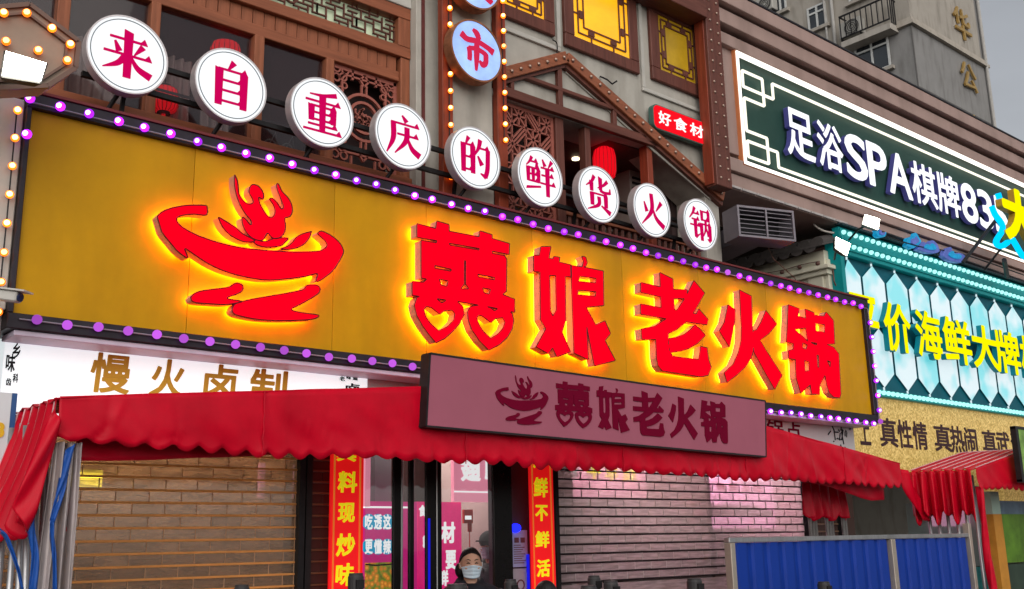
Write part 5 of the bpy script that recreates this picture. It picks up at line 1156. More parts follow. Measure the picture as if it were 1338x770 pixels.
# ------------------------------------------------------------------ studded post and brown building with the spa sign
S = root('studded_post', (7.6, .15, .12), 'tall dark timber post with two rows of studs between the two buildings', 'post')
g = MB(); g.box(7.475, 7.70, .13, .26, 4.80, 7.9); obj('shaft', g, M_dwz, S, bevel=.006)
g = MB(); g.box(7.462, 7.474, .16, .27, 4.82, 7.9); obj('side_board', g, M_rwz, S, bevel=.004)
g = MB(); g.ball((0, 0, 0), .014, 9, 6, 0, (1, .8, 1)); l0 = None
for k in range(24):
    for x in (7.53, 7.645):
        l = (x, .127, 4.88+.107*k)
        if l0 is None: l0 = obj('stud', g, M_stud, S, l, smooth=True)
        else: many('stud', l0, [l], S)
S = root('eave_beam', (7.0, .1, 6.68), 'short dark timber eave beam with studs at the top of the plaster wall', 'beam')
x0, z0 = at(893, 8, .12); g = MB(); g.box(6.4, 7.46, .1, .34, z0-.02, z0+.16); obj('beam', g, M_dwx, S, bevel=.005)

SB = root('brown_building', (12, 1, .12), 'brown clad building with stepped cornice bands carrying the dark green spa sign', 'building')
M_clad = mat('brown_cladding', (.36, .25, .22), .6, 0, .10, 3, .02, dirt=.35); M_cdark = mat('dark_cladding_groove', (.055, .036, .034), .5)
XL, XE2 = 7.765, 40
def zs_(z, y): return 1.6+(z-1.6)*(5.5+y)/5.9
g = MB()
def zq(z0, z1, y): g.box(XL, XE2, y, 1.2, zs_(z0, y), zs_(z1, y))
for z0, z1, y in ((7.022, 7.18, .16), (6.771, 6.93, .22), (6.53, 6.661, .28), (5.16, 5.30, .30), (4.96, 5.125, .34)): zq(z0, z1, y)
g.box(XL, 8.262, .34, 1.2, 5.301, 6.529)
obj('cladding', g, M_clad, SB, bevel=.005)
g = MB()
for z0, z1 in ((6.931, 7.021), (6.662, 6.770), (5.126, 5.159)): g.box(XL, XE2, .37, 1.1, zs_(z0-.12, .37), zs_(z1, .37))
obj('groove', g, M_cdark, SB)
g = MB(); g.box(XL, XE2, .15, 1.2, zs_(7.18, .16)+.002, zs_(7.18, .16)+.02); obj('coping', g, mat('black_coping', (.02, .02, .025), .5), SB)
g = MB(); g.box(XL, 9.9, 1.9, 2.2, .12, 4.955); g.box(XL, 40, 1.3, 30, 4.961, 7.1); g.box(XL, XL+.05, .72, 1.9, .12, 4.95); obj('back_wall', g, mat('sooty_wall', (.05, .043, .038), .9, 0, .35, 5, .2, dirt=.5), SB)
g = MB(); k0 = None
for k in range(9):
    l = (8.0+.235*k, .36, 4.945); gg = MB(); gg.box(-.11, .11, -.04, .04, -.012, .012)
    if k0 is None: k0 = obj('edge_tile', gg, mat('pale_edge_tile', (.38, .35, .34), .6, 0, .3, 9), SB, l, bevel=.003)
    else: many('edge_tile', k0, [l], SB)
# spa sign
YP = .36
S = root('spa_sign', (11.5, .4, 5.30), 'dark green sign 足浴SPA棋牌 835 in white light letters framed with white neon', 'sign')
g = MB(); g.box(8.30, 18, YP, YP+.1, 5.302, 6.528); obj('board', g, mat('dark_green_board', (.020, .060, .047), .5, 0, .12, 4, 0), S)
M_neon = glow('white_neon', (1, .96, .88), 1.5); M_neon2 = glow('white_neon_thin', (1, .95, .78), 1.25)
M_orangeglow = mat('orange_neon_halo', (.35, .12, .05), .5, emit=(1, .3, .1), es=.15)  # orange halo of the neon, put in as colour and weak glow
zt, zb_ = at(960, 66, YP-.06)[1], at(970, 213, YP-.06)[1]; xl = at(961, 66, YP-.06)[0]
g = MB(); g.box(xl, 18, YP-.075, YP-.045, zt-.044, zt); g.box(xl, xl+.03, YP-.0745, YP-.0455, zb_+.03, zt-.045); g.box(xl, 18, YP-.075, YP-.045, zb_, zb_+.03); obj('neon_frame', g, M_neon, S)
g = MB(); g.box(xl-.018, 18, YP-.06, YP-.01, zt+.002, zt+.014); g.box(xl-.018, xl-.002, YP-.06, YP-.01, zb_-.02, zt+.002); g.box(xl-.018, 18, YP-.06, YP-.01, zb_-.016, zb_-.003); obj('frame', g, M_orangeglow, S)  # thin glowing bars standing in for the neon's orange halo
fp = [(215,265),(215,312),(120,270),(120,222),(185,250),(188,335),(125,305),(135,415),(200,432),(203,518),(140,490),(140,442),(235,482),(235,525)]
q = [at(920+u/2.407, v/2.407, YP-.03) for u, v in fp]
# square the fret up: corners share their level or their upright
def snap(vals, tol):
    s = sorted(set(vals)); groups = []
    for v in s:
        if groups and v-groups[-1][-1] < tol: groups[-1].append(v)
        else: groups.append([v])
    return {v: sum(g_)/len(g_) for g_ in groups for v in g_}
mx = snap([p[0] for p in q], .035); mz = snap([p[1] for p in q], .03); q = [(mx[a], mz[b]) for a, b in q]
q = [(18, q[0][1])]+q+[(18, q[-1][1])]
g = MB()
for i, (a, b) in enumerate(zip(q, q[1:])): g.beam((a[0], YP-.03+.0004*i, a[1]), (b[0], YP-.03+.0004*i, b[1]), .022, .02)
obj('fret_neon', g, M_neon2, S)
M_wl = glow('white_letter_light', (.95, .97, 1), 1.15); M_blueside = mat('blue_letter_side', (.05, .05, .16), .4, 0, .1, 4, emit=(.10, .10, .5), es=.12)
yc = lambda x: 173+(x-1043)*.40
zA, zB = at(1029, 139, .27)[1], at(1029, 200, .27)[1]
def zx(l): return [(c, 920+a/2.407, 920+b/2.407) for c, a, b in l]
text(zx([('足', 258, 346), ('浴', 356, 436), ('S', 444, 512), ('P', 514, 576), ('A', 578, 650), ('棋', 652, 730), ('牌', 732, 803), ('8', 808, 858), ('3', 862, 908), ('5', 912, 954)]), zA, zB, yc, .27, .33, [M_wl, M_blueside], S, bold=.020)

def cable(pts, r, label, m=None):
    S_ = root('loose_cable', pts[0], label, 'cable'); g = MB(); g.tube([tuple(p) for p in catmull(pts, 8)], r, 6); obj('wire', g, m or M_dark, S_, smooth=True)
def pw(x, y, Y): a, b = at(x, y, Y); return (a, Y, b)
cable([pw(1058, 284, .55), pw(1066, 296, .5), pw(1080, 303, .45), pw(1102, 306, .38)], .012, 'pale loose cable drooping from the brown building to the turquoise canopy', mat('pale_cable', (.5, .46, .42), .5))
cable([pw(936, 150, .31), pw(938, 190, .31), pw(933, 215, .31), pw(935, 262, .31)], .006, 'thin black cable down the plaster wall beside the studded post')
cable([pw(722, 52, .31), pw(728, 58, .31), pw(727, 80, .31)], .005, 'short black cable on the plaster between the two left yellow windows')
cable([pw(1150, 306, .26), pw(1200, 322, .24), pw(1260, 333, .26), pw(1345, 362, .24)], .008, 'black cable snaking along the turquoise canopy ledge')
H_k = root('wall_hook', pw(786, 104, .3), 'thin iron hook on the plaster above the gable slope', 'hook'); g = MB(); g.tube([pw(784, 100, .34), pw(793, 104, .28), pw(800, 110, .22), pw(806, 106, .2)], .008, 6); obj('rod', g, M_dark, H_k)
# vent on the wall gap
pl, pr = at(962, 268, 0), at(1036, 276, -.21)
S = root('wall_vent', ((pl[0]+pr[0])/2, .1, 4.28), 'grey metal vent box with two columns of black slats set askew', 'vent')
A0 = Vector((pl[0], 0, 0)); A1 = Vector((pr[0], -.21, 0)); ex = (A1-A0); L = ex.length; ex.normalize(); ey = Vector((-ex.y, ex.x, 0)); z0, z1 = 4.285, 4.584
def vbx(u0, u1, d0, d1, za, zb): 
    g = MB(); c = [A0+ex*u+ey*d+Vector((0, 0, z)) for z in (za, zb) for u, d in ((u0, d0), (u1, d0), (u1, d1), (u0, d1))]
    return g.add(c, [(0,3,2,1),(4,5,6,7),(0,1,5,4),(1,2,6,5),(2,3,7,6),(3,0,4,7)])
M_vent = mat('lilac_grey_metal', (.22, .20, .225), .45, .3, .12, 6, dirt=.35)
g = MB()
for b in ((0, L, -.01, .0, z1-.02, z1), (0, L, -.01, .0, z0, z0+.02), (0, .02, -.0105, .0, z0+.02, z1-.02), (L-.02, L, -.0105, .0, z0+.02, z1-.02), (L*.49, L*.515, -.0105, 0, z0+.02, z1-.02)):
    h = vbx(*b); g.add(h.v, h.f)
obj('front_frame', g, M_vent, S); g = vbx(0, .012, .001, .24, z0, z1); h = vbx(L-.012, L, .001, .24, z0, z1); g.add(h.v, h.f); h = vbx(.012, L-.012, .001, .24, z1-.012, z1); g.add(h.v, h.f); h = vbx(.012, L-.012, .001, .24, z0, z0+.012); g.add(h.v, h.f); h = vbx(.2, .5, .241, 1.6, z0+.06, z1-.06); g.add(h.v, h.f); obj('case', g, M_vent, S)
obj('dark_back', vbx(.012, L-.012, .22, .23, z0+.013, z1-.013), M_black, S); s0 = None
for k in range(6):
    for a, b in ((.025, L*.488), (L*.517, L-.025)):
        g = vbx(a, b, .004, .03, 0, .006); z = z0+.043+.042*k
        if s0 is None or a == .025 and k == 0 or a != .025 and k == 0: s0 = obj('slat', g, M_vent, S, (0, 0, z)); (globals().__setitem__('sl_a', s0) if a == .025 else globals().__setitem__('sl_b', s0))
        else: many('slat', sl_a if a == .025 else sl_b, [(0, 0, z)], S)

# side wall with a tiled eave
XW = 9.80
S = root('side_wall', (XW, 1.1, .12), 'cream side wall with a dark barrel tiled eave and moulded cornice beside the vent', 'wall')
M_cream = mat('cream_plaster', (.68, .65, .52), .85, 0, .12, 4, .1, dirt=.4); M_tile = mat('sooty_roof_tile', (.085, .075, .072), .75, 0, .35, 9, .3, dirt=.4)
g = MB(); g.box(XW, XW+.15, .55, 1.88, 2.9, 4.38); g.box(XW+.001, 10.06, .50, .549, 2.9, 4.56); g.box(XW-.05, XW+.16, .48, 1.88, 4.381, 4.435); g.box(XW-.09, XW+.16, .44, 1.88, 4.4355, 4.48); g.box(XW-.02, XW+.16, .52, 1.88, 4.481, 4.66); g.box(XW-.02, XW-.001, .56, .75, 3.0, 4.379); obj('wall', g, M_cream, S, bevel=.005)
g = MB(); g.box(XW-.015, XW-.001, .82, 1.80, 3.3, 4.30); obj('recess_panel', g, mat('lilac_panel', (.40, .37, .38), .8, 0, .1, 4, dirt=.3), S)
t0 = None
for k in range(9):
    y = .50+.165*k
    g = MB(); n = 8; vs = []
    for r in (.084, .068):
        for e in (0, 1):
            for i in range(n+1):
                a = math.pi*i/n; vs.append(((-.17 if e == 0 else .25), r*math.cos(a), (-.03 if e == 0 else .10)+r*math.sin(a)*(1 if e == 0 else .9)))
    N = n+1; fs = []
    for i in range(n): fs += [(i, i+1, N+i+1, N+i), (2*N+i, 3*N+i, 3*N+i+1, 2*N+i+1), (i, 2*N+i, 2*N+i+1, i+1), (N+i, N+i+1, 3*N+i+1, 3*N+i)]
    fs += [(0, N, 3*N, 2*N), (n, 2*N+n, 3*N+n, N+n), tuple(range(n, -1, -1))]
    g.add(vs, fs)
    if t0 is None: t0 = obj('roof_tile', g, M_tile, S, (XW, y, 4.72))
    else: many('roof_tile', t0, [(XW, y+random.uniform(-.006, .006), 4.72+random.uniform(-.006, .006))], S)
g = MB(); n = 13*4
for k in range(9):
    y = .4175+.165*k; g.prism([(XW-.20, 4.66), (XW+.25, 4.79), (XW+.25, 4.81), (XW-.20, 4.68)], y, y+.162)
obj('pan_tiles', g, M_tile, S)
for k in range(8):
    y = .50+.165*k; g = MB(); g.add([(XW-.19, y+.0825+.075*math.cos(a), 4.672+.062*math.sin(a)-.0) for a in [math.pi+math.pi*i/8 for i in range(9)]]+[(XW-.175, y+.0825+.075*math.cos(a), 4.672+.062*math.sin(a)) for a in [math.pi+math.pi*i/8 for i in range(9)]], [tuple(range(9)), tuple(range(17, 8, -1))]+[(i, i+9, i+10, i+1) for i in range(8)]); obj('drip_tile', g, M_tile, S)
g = MB(); g.prism([(XW+.2, 4.80), (XW+.35, 4.80), (XW+.30, 4.88), (XW+.22, 4.88)], .42, 1.85); obj('ridge', g, M_tile, S, bevel=.01)
g = MB(); pts = [(XW-.06, .55+.23*k, 4.53+.012*(k % 2)) for k in range(6)]; g.tube(pts, .005, 5); g.tube([(XW+.05, .47, 4.5), (XW+.03, .46, 4.3), (XW+.09, .46, 4.22), (XW+.05, .46, 3.9), (XW+.08, .46, 3.6)], .008, 5); g.tube([(XW-.28, 1.05, 4.78), (XW-.26, 1.0, 4.62), (XW-.12, .85, 4.40), (XW-.03, .72, 4.05)], .007, 5); obj('cable', g, mat('rusty_cable', (.16, .08, .06), .6), S)
g = MB(); g.ball((0, 0, 0), .026, 10, 7); g0 = obj('dead_bulb', g, mat('dark_bulb', (.12, .06, .05), .2), S, (XW-.06, .58, 4.51), smooth=True); many('dead_bulb', g0, [(XW-.06, .58+.23*k, 4.51+.01*(k % 2)) for k in range(1, 6)], S)

flood('floodlight', [(1124,293.5),(1144,301),(1155,285),(1136,279)], -.15, 'upper right white floodlight glaring above the turquoise canopy', (9.95, .3, 4.75))
flood('floodlight', [(1088.5,325),(1103,335),(1117,317.5),(1098,308.5)], -.15, 'lower white floodlight glaring at the left corner of the turquoise sign', (9.7, .35, 4.5))

# ------------------------------------------------------------------ turquoise seafood sign
YC = .42
S = root('seafood_sign', (12.5, .4, 3.05), 'turquoise sign of lit long hexagons with thick yellow characters 平价海鲜大牌档', 'sign')
M_teal = mat('teal_board', (.002, .10, .14), .5, 0, .2, 3); M_tealc = mat('turquoise_metal', (.006, .24, .25), .45, .1, .1, 5, 0, emit=(0, .42, .42), es=.06)
XC0, XC1 = 9.93, 17.5
zlow = at(1150, 519, YC)[1]; ztop_ = at(1103, 325, YC)[1]
g = MB(); g.box(XC0, XC1, YC, YC+.12, zlow, ztop_+.12); obj('board', g, M_teal, S)
g = MB(); g.box(XC0-.07, XC0-.001, YC-.05, YC+.13, zlow-.04, ztop_+.1); obj('edge_post', g, M_tealc, S)
# hexagon panels
m, t, b = _new('lit_hexagon'); N = t.nodes; tc = N.new('ShaderNodeTexCoord'); n1 = N.new('ShaderNodeTexNoise'); n1.inputs['Scale'].default_value = 2.6; oi = N.new('ShaderNodeObjectInfo'); va = N.new('ShaderNodeVectorMath')
mu = N.new('ShaderNodeMath'); mu.operation = 'MULTIPLY'; mu.inputs[1].default_value = 40; t.links.new(oi.outputs['Random'], mu.inputs[0]); t.links.new(tc.outputs['Object'], va.inputs[0]); t.links.new(mu.outputs[0], va.inputs[1]); t.links.new(va.outputs[0], n1.inputs['Vector'])
cr = N.new('ShaderNodeValToRGB'); cr.color_ramp.elements[0].position = .36; cr.color_ramp.elements[0].color = (.16, .78, .86, 1); cr.color_ramp.elements[1].position = .56; cr.color_ramp.elements[1].color = (.78, .93, .98, 1)
t.links.new(n1.outputs['Fac'], cr.inputs[0]); t.links.new(cr.outputs[0], b.inputs['Emission Color']); b.inputs['Emission Strength'].default_value = .66; b.inputs['Base Color'].default_value = (.22, .26, .27, 1); M_hex = m
pit = (at(1298, 400, YC)[0]-at(1136, 349, YC)[0])/6; xh0 = at(1137.5, 352, YC)[0]
zt_, zm_, zb_ = at(1136, 349, YC-.02)[1]+.02, at(1150, 430, YC-.02)[1], at(1155, 504, YC-.02)[1]-.02
print('HEX', pit, xh0, zt_, zm_, zb_)
hx = None
for k in range(-1, 14):
    x = xh0+pit*k; w = pit/2-.021
    for (a, c_) in ((zm_, zt_), (zb_, zm_)):
        h = (c_-a)/2; g = MB(); tp = .165
        poly = [(0, h), (w, h-tp), (w, -h+tp), (0, -h), (-w, -h+tp), (-w, h-tp)]
        if x-w < XC0 and k == -1: poly = [(max(p[0], XC0+.02-x), p[1]) for p in poly]
        if k == -1 or hx is None or len(hx) < 2:
            g.prism(poly, -.022, .0, 0, 1); o = obj('hexagon_panel', g, [M_hex, M_teal], S, (x, YC, (a+c_)/2))
            if k == 0: hx = (hx or [])+[o]
        else: many('hexagon_panel', hx[0 if a == zm_ else 1], [(x, YC, (a+c_)/2)], S)
M_yl = glow('yellow_letter_light', (.86, .80, .0), 1.05); M_ts = mat('teal_letter_side', (.0, .16, .20), .4, 0, .1, 4, 0, emit=(0, .5, .6), es=.06)
yf = .28; zA, zB = at(1159, 393.5, yf)[1], at(1163, 458, yf)[1]
def z5(l): return [(c, 1100+a/4.055, 1100+b/4.055) for c, a, b in l]
text(z5([('平', 40, 196), ('价', 222, 366), ('海', 392, 530), ('鲜', 538, 686), ('大', 690, 832), ('牌', 815, 946), ('档', 950, 1060)]), zA, zB, lambda x: 420+(x-1150)*.26, yf, yf+.065, [M_yl, M_ts], S, bold=.026)
g = MB()
for k in range(-1, 14): x = xh0+pit*k; g.box(x-.006, x+.006, YC-.02, YC-.004, zt_-.01, zt_+.12) if x > XC0+.02 else None; g.box(x-.006, x+.006, YC-.02, YC-.004, zb_-.07, zb_+.01) if x > XC0+.02 else None
obj('light_line', g, glow('pale_light_line', (.75, .95, 1), .8), S)
# canopy, bulbs and small tiles
yk = .32; zr1, zr2 = at(1103, 304, yk)[1], at(1124, 326, yk)[1]; zr3 = at(1144, 512, YC-.05)[1]
g = MB(); XK = at(1100, 304, yk)[0]; g.prism([(XK, zr2-.09), (XC1, zr2-.09), (XC1, zr1+.07), (XK, zr1+.07)], yk+.03, YC+.02); g.box(XK, XC1, yk+.012, yk+.0295, zr1-.05, zr1+.05); g.box(XK, XC1, yk+.012, yk+.0295, zr2-.045, zr2+.045); g.box(XK, XC1, yk-.0, yk+.029, (zr1+zr2)/2-.03, (zr1+zr2)/2+.03); g.box(XC0-.08, XC1, YC-.04, YC+.1, zr3-.04, zr3+.035); obj('canopy', g, M_tealc, S, bevel=.004)
g = MB(); g.ball((0, 0, 0), .0265, 9, 6); cb = obj('bulb', g, glow('cyan_bulb', (.42, 1.0, .92), 1.15), S, (XK+.03, yk-.005, zr1), smooth=True)
many('bulb', cb, [(XK+.03+.118*k, yk-.005, zr1) for k in range(1, 54)]+[(XK+.09+.118*k, yk-.005, zr2) for k in range(54)]+[(XC0+.05+.095*k, YC-.055, zr3) for k in range(66)], S)
g = MB(); g.box(-.028, .028, -.10, .12, -.012, .012); tl = None
for k in range(100):
    l = (XK+.0+.062*k, yk+.06, zr1+.105)
    if tl is None: tl = obj('canopy_tile', g, mat('dark_teal_tile', (.03, .05, .06), .5, 0, .3, 10), S, l, bevel=.004); tl.rotation_euler.x = .25
    else: many('canopy_tile', tl, [l], S)
# gold mosaic wall with brown characters
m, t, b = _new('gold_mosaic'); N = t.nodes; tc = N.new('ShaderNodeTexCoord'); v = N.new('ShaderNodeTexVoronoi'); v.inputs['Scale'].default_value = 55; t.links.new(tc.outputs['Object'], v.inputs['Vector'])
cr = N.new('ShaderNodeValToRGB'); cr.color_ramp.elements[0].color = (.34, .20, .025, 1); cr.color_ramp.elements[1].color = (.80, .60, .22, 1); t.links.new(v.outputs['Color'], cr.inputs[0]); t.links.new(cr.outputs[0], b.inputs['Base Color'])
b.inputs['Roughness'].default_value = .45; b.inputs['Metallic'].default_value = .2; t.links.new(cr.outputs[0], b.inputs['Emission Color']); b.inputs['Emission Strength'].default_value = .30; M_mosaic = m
S = root('gold_wall', (12.5, .5, .12), 'glittering gold mosaic wall with tall brown characters 真性情 真热闹 真武汉', 'wall')
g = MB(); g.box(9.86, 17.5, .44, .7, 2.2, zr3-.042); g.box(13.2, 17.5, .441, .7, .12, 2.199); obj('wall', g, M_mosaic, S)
M_br = mat('brown_character', (.045, .018, .022), .5); yg = .434
def z6(l): return [(c, 940+a/3.08, 940+b/3.08) for c, a, b in l]
zA, zB = at(1152, 545.5, yg)[1], at(1158, 584, yg)[1]
text(z6([('上', 563, 606), ('真', 645, 716), ('性', 718, 776), ('情', 780, 838), ('真', 866, 934), ('热', 932, 988), ('闹', 990, 1040), ('真', 1062, 1120), ('武', 1118, 1174), ('汉', 1178, 1232)]), zA, zB, lambda x: 562+(x-1150)*.16, yg, .439, [M_br]*2, S, bold=.018)
# 大 with cyan tubes
yd = -.25; S = root('neon_character', (12.3, yd, 4.5), 'yellow 大 outlined with thick cyan neon tubes at the right edge', 'sign')
b = pxbox(1309, 1352, 250, 318, yd); put('character', glyph('大', .05), (b[0], b[1], b[2], b[3]), yd-.02, yd+.06, [M_yl, mat('gold_letter_side', (.4, .22, .02), .4)], S)
g = MB()
for pl_ in ([(1307,252),(1310,262),(1313,272)], [(1299,269),(1303,279),(1308,286),(1313,294),(1312,302),(1306,312),(1305,318),(1312,321),(1320,316)], [(1326,312),(1332,322),(1338,332),(1346,338)]):
    g.tube([(lambda q: (q[0], yd+.03, q[1]))(at(u, w, yd)) for u, w in [tuple(p) for p in catmull(pl_, 6)]], .036, 10)
obj('neon_tube', g, glow('cyan_neon', (.0, .48, 1.0), 1.35), S, smooth=True)
g = MB()
for a, b_, w in (((1301,288),(1258,343),.022), ((1308,325),(1286,353),.014), ((1312,340),(1316,362),.03)):
    p, q_ = at(*a, yd+.12), at(*b_, .1); g.tube([(p[0], yd+.12, p[1]), (q_[0], .1, q_[1])], w, 7)
obj('strut', g, M_dark, S)
# wave ornaments on the canopy ledge
M_orn = mat('violet_blue_ornament', (.10, .11, .32), .35, 0, .4, 9, 0, emit=(.05, .12, .45), es=.35); M_orn2 = mat('cyan_ornament', (.01, .22, .42), .35, 0, .4, 9, 0, emit=(0, .3, .6), es=.35)
for (pp, mm, lab) in (([(1146,297),(1150,300),(1152,306),(1158,303),(1157,309),(1150,310),(1146,306)], M_orn2, 'small blue wave ornament nearest the floodlight on the turquoise canopy'),
    ([(1185,321),(1187,311),(1194,309),(1197,304),(1201,310),(1204,316),(1198,322),(1192,325)], M_orn2, 'bright cyan wave ornament second on the turquoise canopy'),
    ([(1199,326),(1206,316),(1213,319),(1218,314),(1224,318),(1228,328),(1222,331),(1210,330)], M_orn, 'violet double wave ornament on the turquoise canopy'),
    ([(1232,334),(1236,326),(1243,323),(1246,330),(1256,331),(1262,336),(1258,343),(1246,342),(1238,339)], M_orn, 'violet wave ornament farthest right on the turquoise canopy')):
    q = [at(*p, .24) for p in pp]; q = [tuple(p) for p in np.array(catmull(q+q[:1], 4))[:-1]]; c = q[0]
    O = root('wave_ornament', (c[0], .26, min(p[1] for p in q)), lab, 'ornament', 'wave ornaments on the turquoise canopy')
    g = MB(); g.prism(q, .24, .30); obj('wave', g, mm, O, bevel=.004)
    cc = (sum(p[0] for p in q)/len(q), sum(p[1] for p in q)/len(q)); g = MB(); g.prism([(cc[0]+(p[0]-cc[0])*.55, cc[1]+(p[1]-cc[1])*.5) for p in q], .225, .239); obj('crest', g, M_orn2 if mm is M_orn else M_orn, O)
g = MB(); a, b_ = at(1150, 304, .28), at(1338, 352, .28); S = root('ledge_pipe', (12, .28, b_[1]), 'thin black pipe running behind the wave ornaments', 'pipe'); g.tube([(a[0], .32, a[1]+.03), (b_[0]+2, .32, a[1]-.02)], .022, 7); obj('pipe', g, M_dark, S)

# ------------------------------------------------------------------ apartment tower
YT = 10.0; XT0, XT1 = 31.95, 37.42
S = root('apartment_tower', (34.7, 16, .0), 'grey beige apartment tower with gold characters down its end wall', 'building')
M_tw = mat('tower_render', (.35, .32, .28), .9, 0, .10, 1.2, .05, (1, 1, 1), dirt=.5); M_tw2 = mat('tower_grey_render', (.235, .23, .225), .9, 0, .10, 1.2, .05, dirt=.4)
zc0 = 18.65
g = MB(); g.box(XT0, XT1, YT, 26, 0, zc0-.02); g.box(XT0, XT1, YT, 26, zc0+.25, 34); obj('wall', g, M_tw2, S)
S.children[0].data.materials[0] = M_tw2
g = MB(); g.box(XT0-.012, XT1-.3, YT-.012, 11.1, zc0+.251, 33.9); g.box(XT0-.02, XT0-.001, 11.12, 25.9, 0, 33.8); obj('render_coat', g, M_tw, S)
g = MB(); g.box(XT0-.14, XT1+.08, YT-.14, 11.1, zc0-.02, zc0+.10); g.box(XT0-.08, XT1+.05, YT-.08, 11.1, zc0+.10, zc0+.25); obj('cornice', g, mat('cornice_stone', (.40, .36, .31), .8, 0, .1, 3, dirt=.3), S)
g = MB(); g.box(XT0-.005, XT1+.005, YT-.005, YT+.01, 16.35, 16.38); g.box(XT0-.02, XT0+.02, YT-.016, YT+.02, 0, zc0-.03); obj('joint', g, mat('grey_joint', (.13, .125, .12), .9), S)
g = MB(); g.tube([(XT1-.12, YT-.1, 10), (XT1-.12, YT-.1, 34)], .06, 8); obj('drain_pipe', g, mat('grey_pipe', (.38, .37, .35), .6), S)
M_gl = mat('gold_leaf_letter', (.50, .32, .10), .35, .6, .15, 3)
for ch, b in (('华', (1249, 1268, 13, 50)), ('公', (1258, 1276, 84, 116)), ('寓', (1268, 1286, 152, 190))):
    q = pxbox(*b, YT-.12); put('character', glyph(ch, .004), q, YT-.12, YT-.05, [M_gl]*2, S, -.12)
# side openings: windows, balcony
def sq(px0, py0, py1, px1, X): y0, z0 = atX(px0, py0, X); y1, _ = atX(px1, py0, X); _, zb = atX(px0, py1, X); return min(y0, y1), max(y0, y1), zb, z0
M_twg = mat('tower_glass', (.02, .025, .03), .08, 0, .5, .9, spec=.8); M_twf = mat('white_window_frame', (.52, .53, .52), .5)
def twin(y0, y1, z0, z1, lab=None, cols=2, tr=.3):
    X = XT0-.02
    g = MB(); t_ = .07
    g.box(X-.05, X-.002, y0, y1, z0, z0+t_); g.box(X-.05, X-.002, y0, y1, z1-t_, z1); g.box(X-.0495, X-.002, y0, y0+t_, z0+t_, z1-t_); g.box(X-.0495, X-.002, y1-t_, y1, z0+t_, z1-t_)
    for k in range(1, cols): y = y0+(y1-y0)*k/cols; g.box(X-.049, X-.002, y-t_/2, y+t_/2, z0+t_, z1-t_)
    if tr: z = z1-(z1-z0)*tr; g.box(X-.0485, X-.002, y0+t_, y1-t_, z-t_/2, z+t_/2)
    f = obj('window', g, M_twf, S); g = MB(); g.box(X-.012, X-.001, y0+.02, y1-.02, z0+.02, z1-.02); obj('pane', g, M_twg, f)
    g = MB(); g.box(X-.16, X-.002, y0-.12, y1+.12, z0-.12, z0-.001); obj('sill', g, M_tw, f)
    return f
a = sq(1055, 13, 44, 1080, XT0); twin(a[0], a[1], a[2], a[3]); twin(a[0], a[1], a[2]+3.1, a[3]+3.1)
a = sq(1116, 57, 92, 1162, XT0); twin(a[0], a[1]+.0, a[2]-.4, a[3], None, 2, .34); twin(a[0], a[1], a[2]+2.55, a[3]+2.75, None, 2, 0)
a2 = sq(1012, 2, 30, 1028, XT0); twin(a2[0], a2[1], a2[2]+.3, a2[3]+1)
def balcony(zb, y0, y1):
    X = XT0-.02
    g = MB(); g.box(X-.55, X-.001, y0, y1, zb-.22, zb); o = obj('balcony', g, mat('balcony_slab', (.40, .37, .33), .85, 0, .1, 2, dirt=.4), S)
    g = MB(); g.box(X-.55, X-.50, y0, y1, zb+.95, zb+1.0); g.box(X-.55, X-.50, y0, y1, zb+.12, zb+.16); g.box(X-.5, X-.002, y0, y0+.04, zb+.95, zb+1.0); g.box(X-.5, X-.002, y1-.04, y1, zb+.95, zb+1.0); n = int((y1-y0)/.2)
    for k in range(n+1): y = y0+(y1-y0-.03)*k/n; g.box(X-.54, X-.51, y, y+.03, zb+.161, zb+.949)
    for k in range(1, 4): g.box(X-.5+.13*k, X-.47+.13*k, y0+.005, y0+.035, zb, zb+.949)
    obj('railing', g, M_dark, o)
y0, z0 = atX(1164, 30, XT0-.5); y1, _ = atX(1100, 54, XT0-.5)
balcony(z0, y0, y1); balcony(z0-3.0, y0, y1)
g = MB(); y, z = atX(1091, 30, XT0); g.tube([(XT0-.12, y, 5), (XT0-.12, y, 34)], .06, 7); g.tube([(XT0-.12, y+.3, 5), (XT0-.12, y+.3, 34)], .04, 7); obj('drain_pipe', g, MATS['grey_pipe'], S)
def acu(px, py, X, lab):
    y, z = atX(px, py, X); A = root('outdoor_unit', (X, y, z), lab, 'air conditioner', 'outdoor units on the tower')
    g = MB(); g.box(X-.35, X, y-.42, y+.42, z-.3, z+.3); obj('case', g, mat('grey_unit', (.4, .39, .36), .5, 0, .1, 3, dirt=.4), A, bevel=.02)
    g = MB()
    for r in (.07, .14, .21, .26):
        n = 20; vs = []
        for i in range(n):
            t_ = 2*math.pi*i/n
            for rr in (r, r+.018): vs += [(X-.352, y-.08+rr*math.cos(t_), z+rr*math.sin(t_)), (X-.372, y-.08+rr*math.cos(t_), z+rr*math.sin(t_))]
        g.add(vs, [(4*i+p, 4*((i+1) % n)+p, 4*((i+1) % n)+q_, 4*i+q_) for i in range(n) for p, q_ in ((0, 1), (1, 3), (3, 2), (2, 0))])
    obj('fan_grille', g, M_dark, A); g = MB(); g.box(X-.3, X, y-.4, y-.35, z-.36, z-.301); g.box(X-.3, X, y+.35, y+.4, z-.36, z-.301); obj('bracket', g, M_dark, A)
acu(1004, 10, XT0-.03, 'outdoor unit on the tower wall just above the brown parapet'); acu(1117, 40, XT0-.1, 'outdoor unit standing on the tower balcony behind the railing')
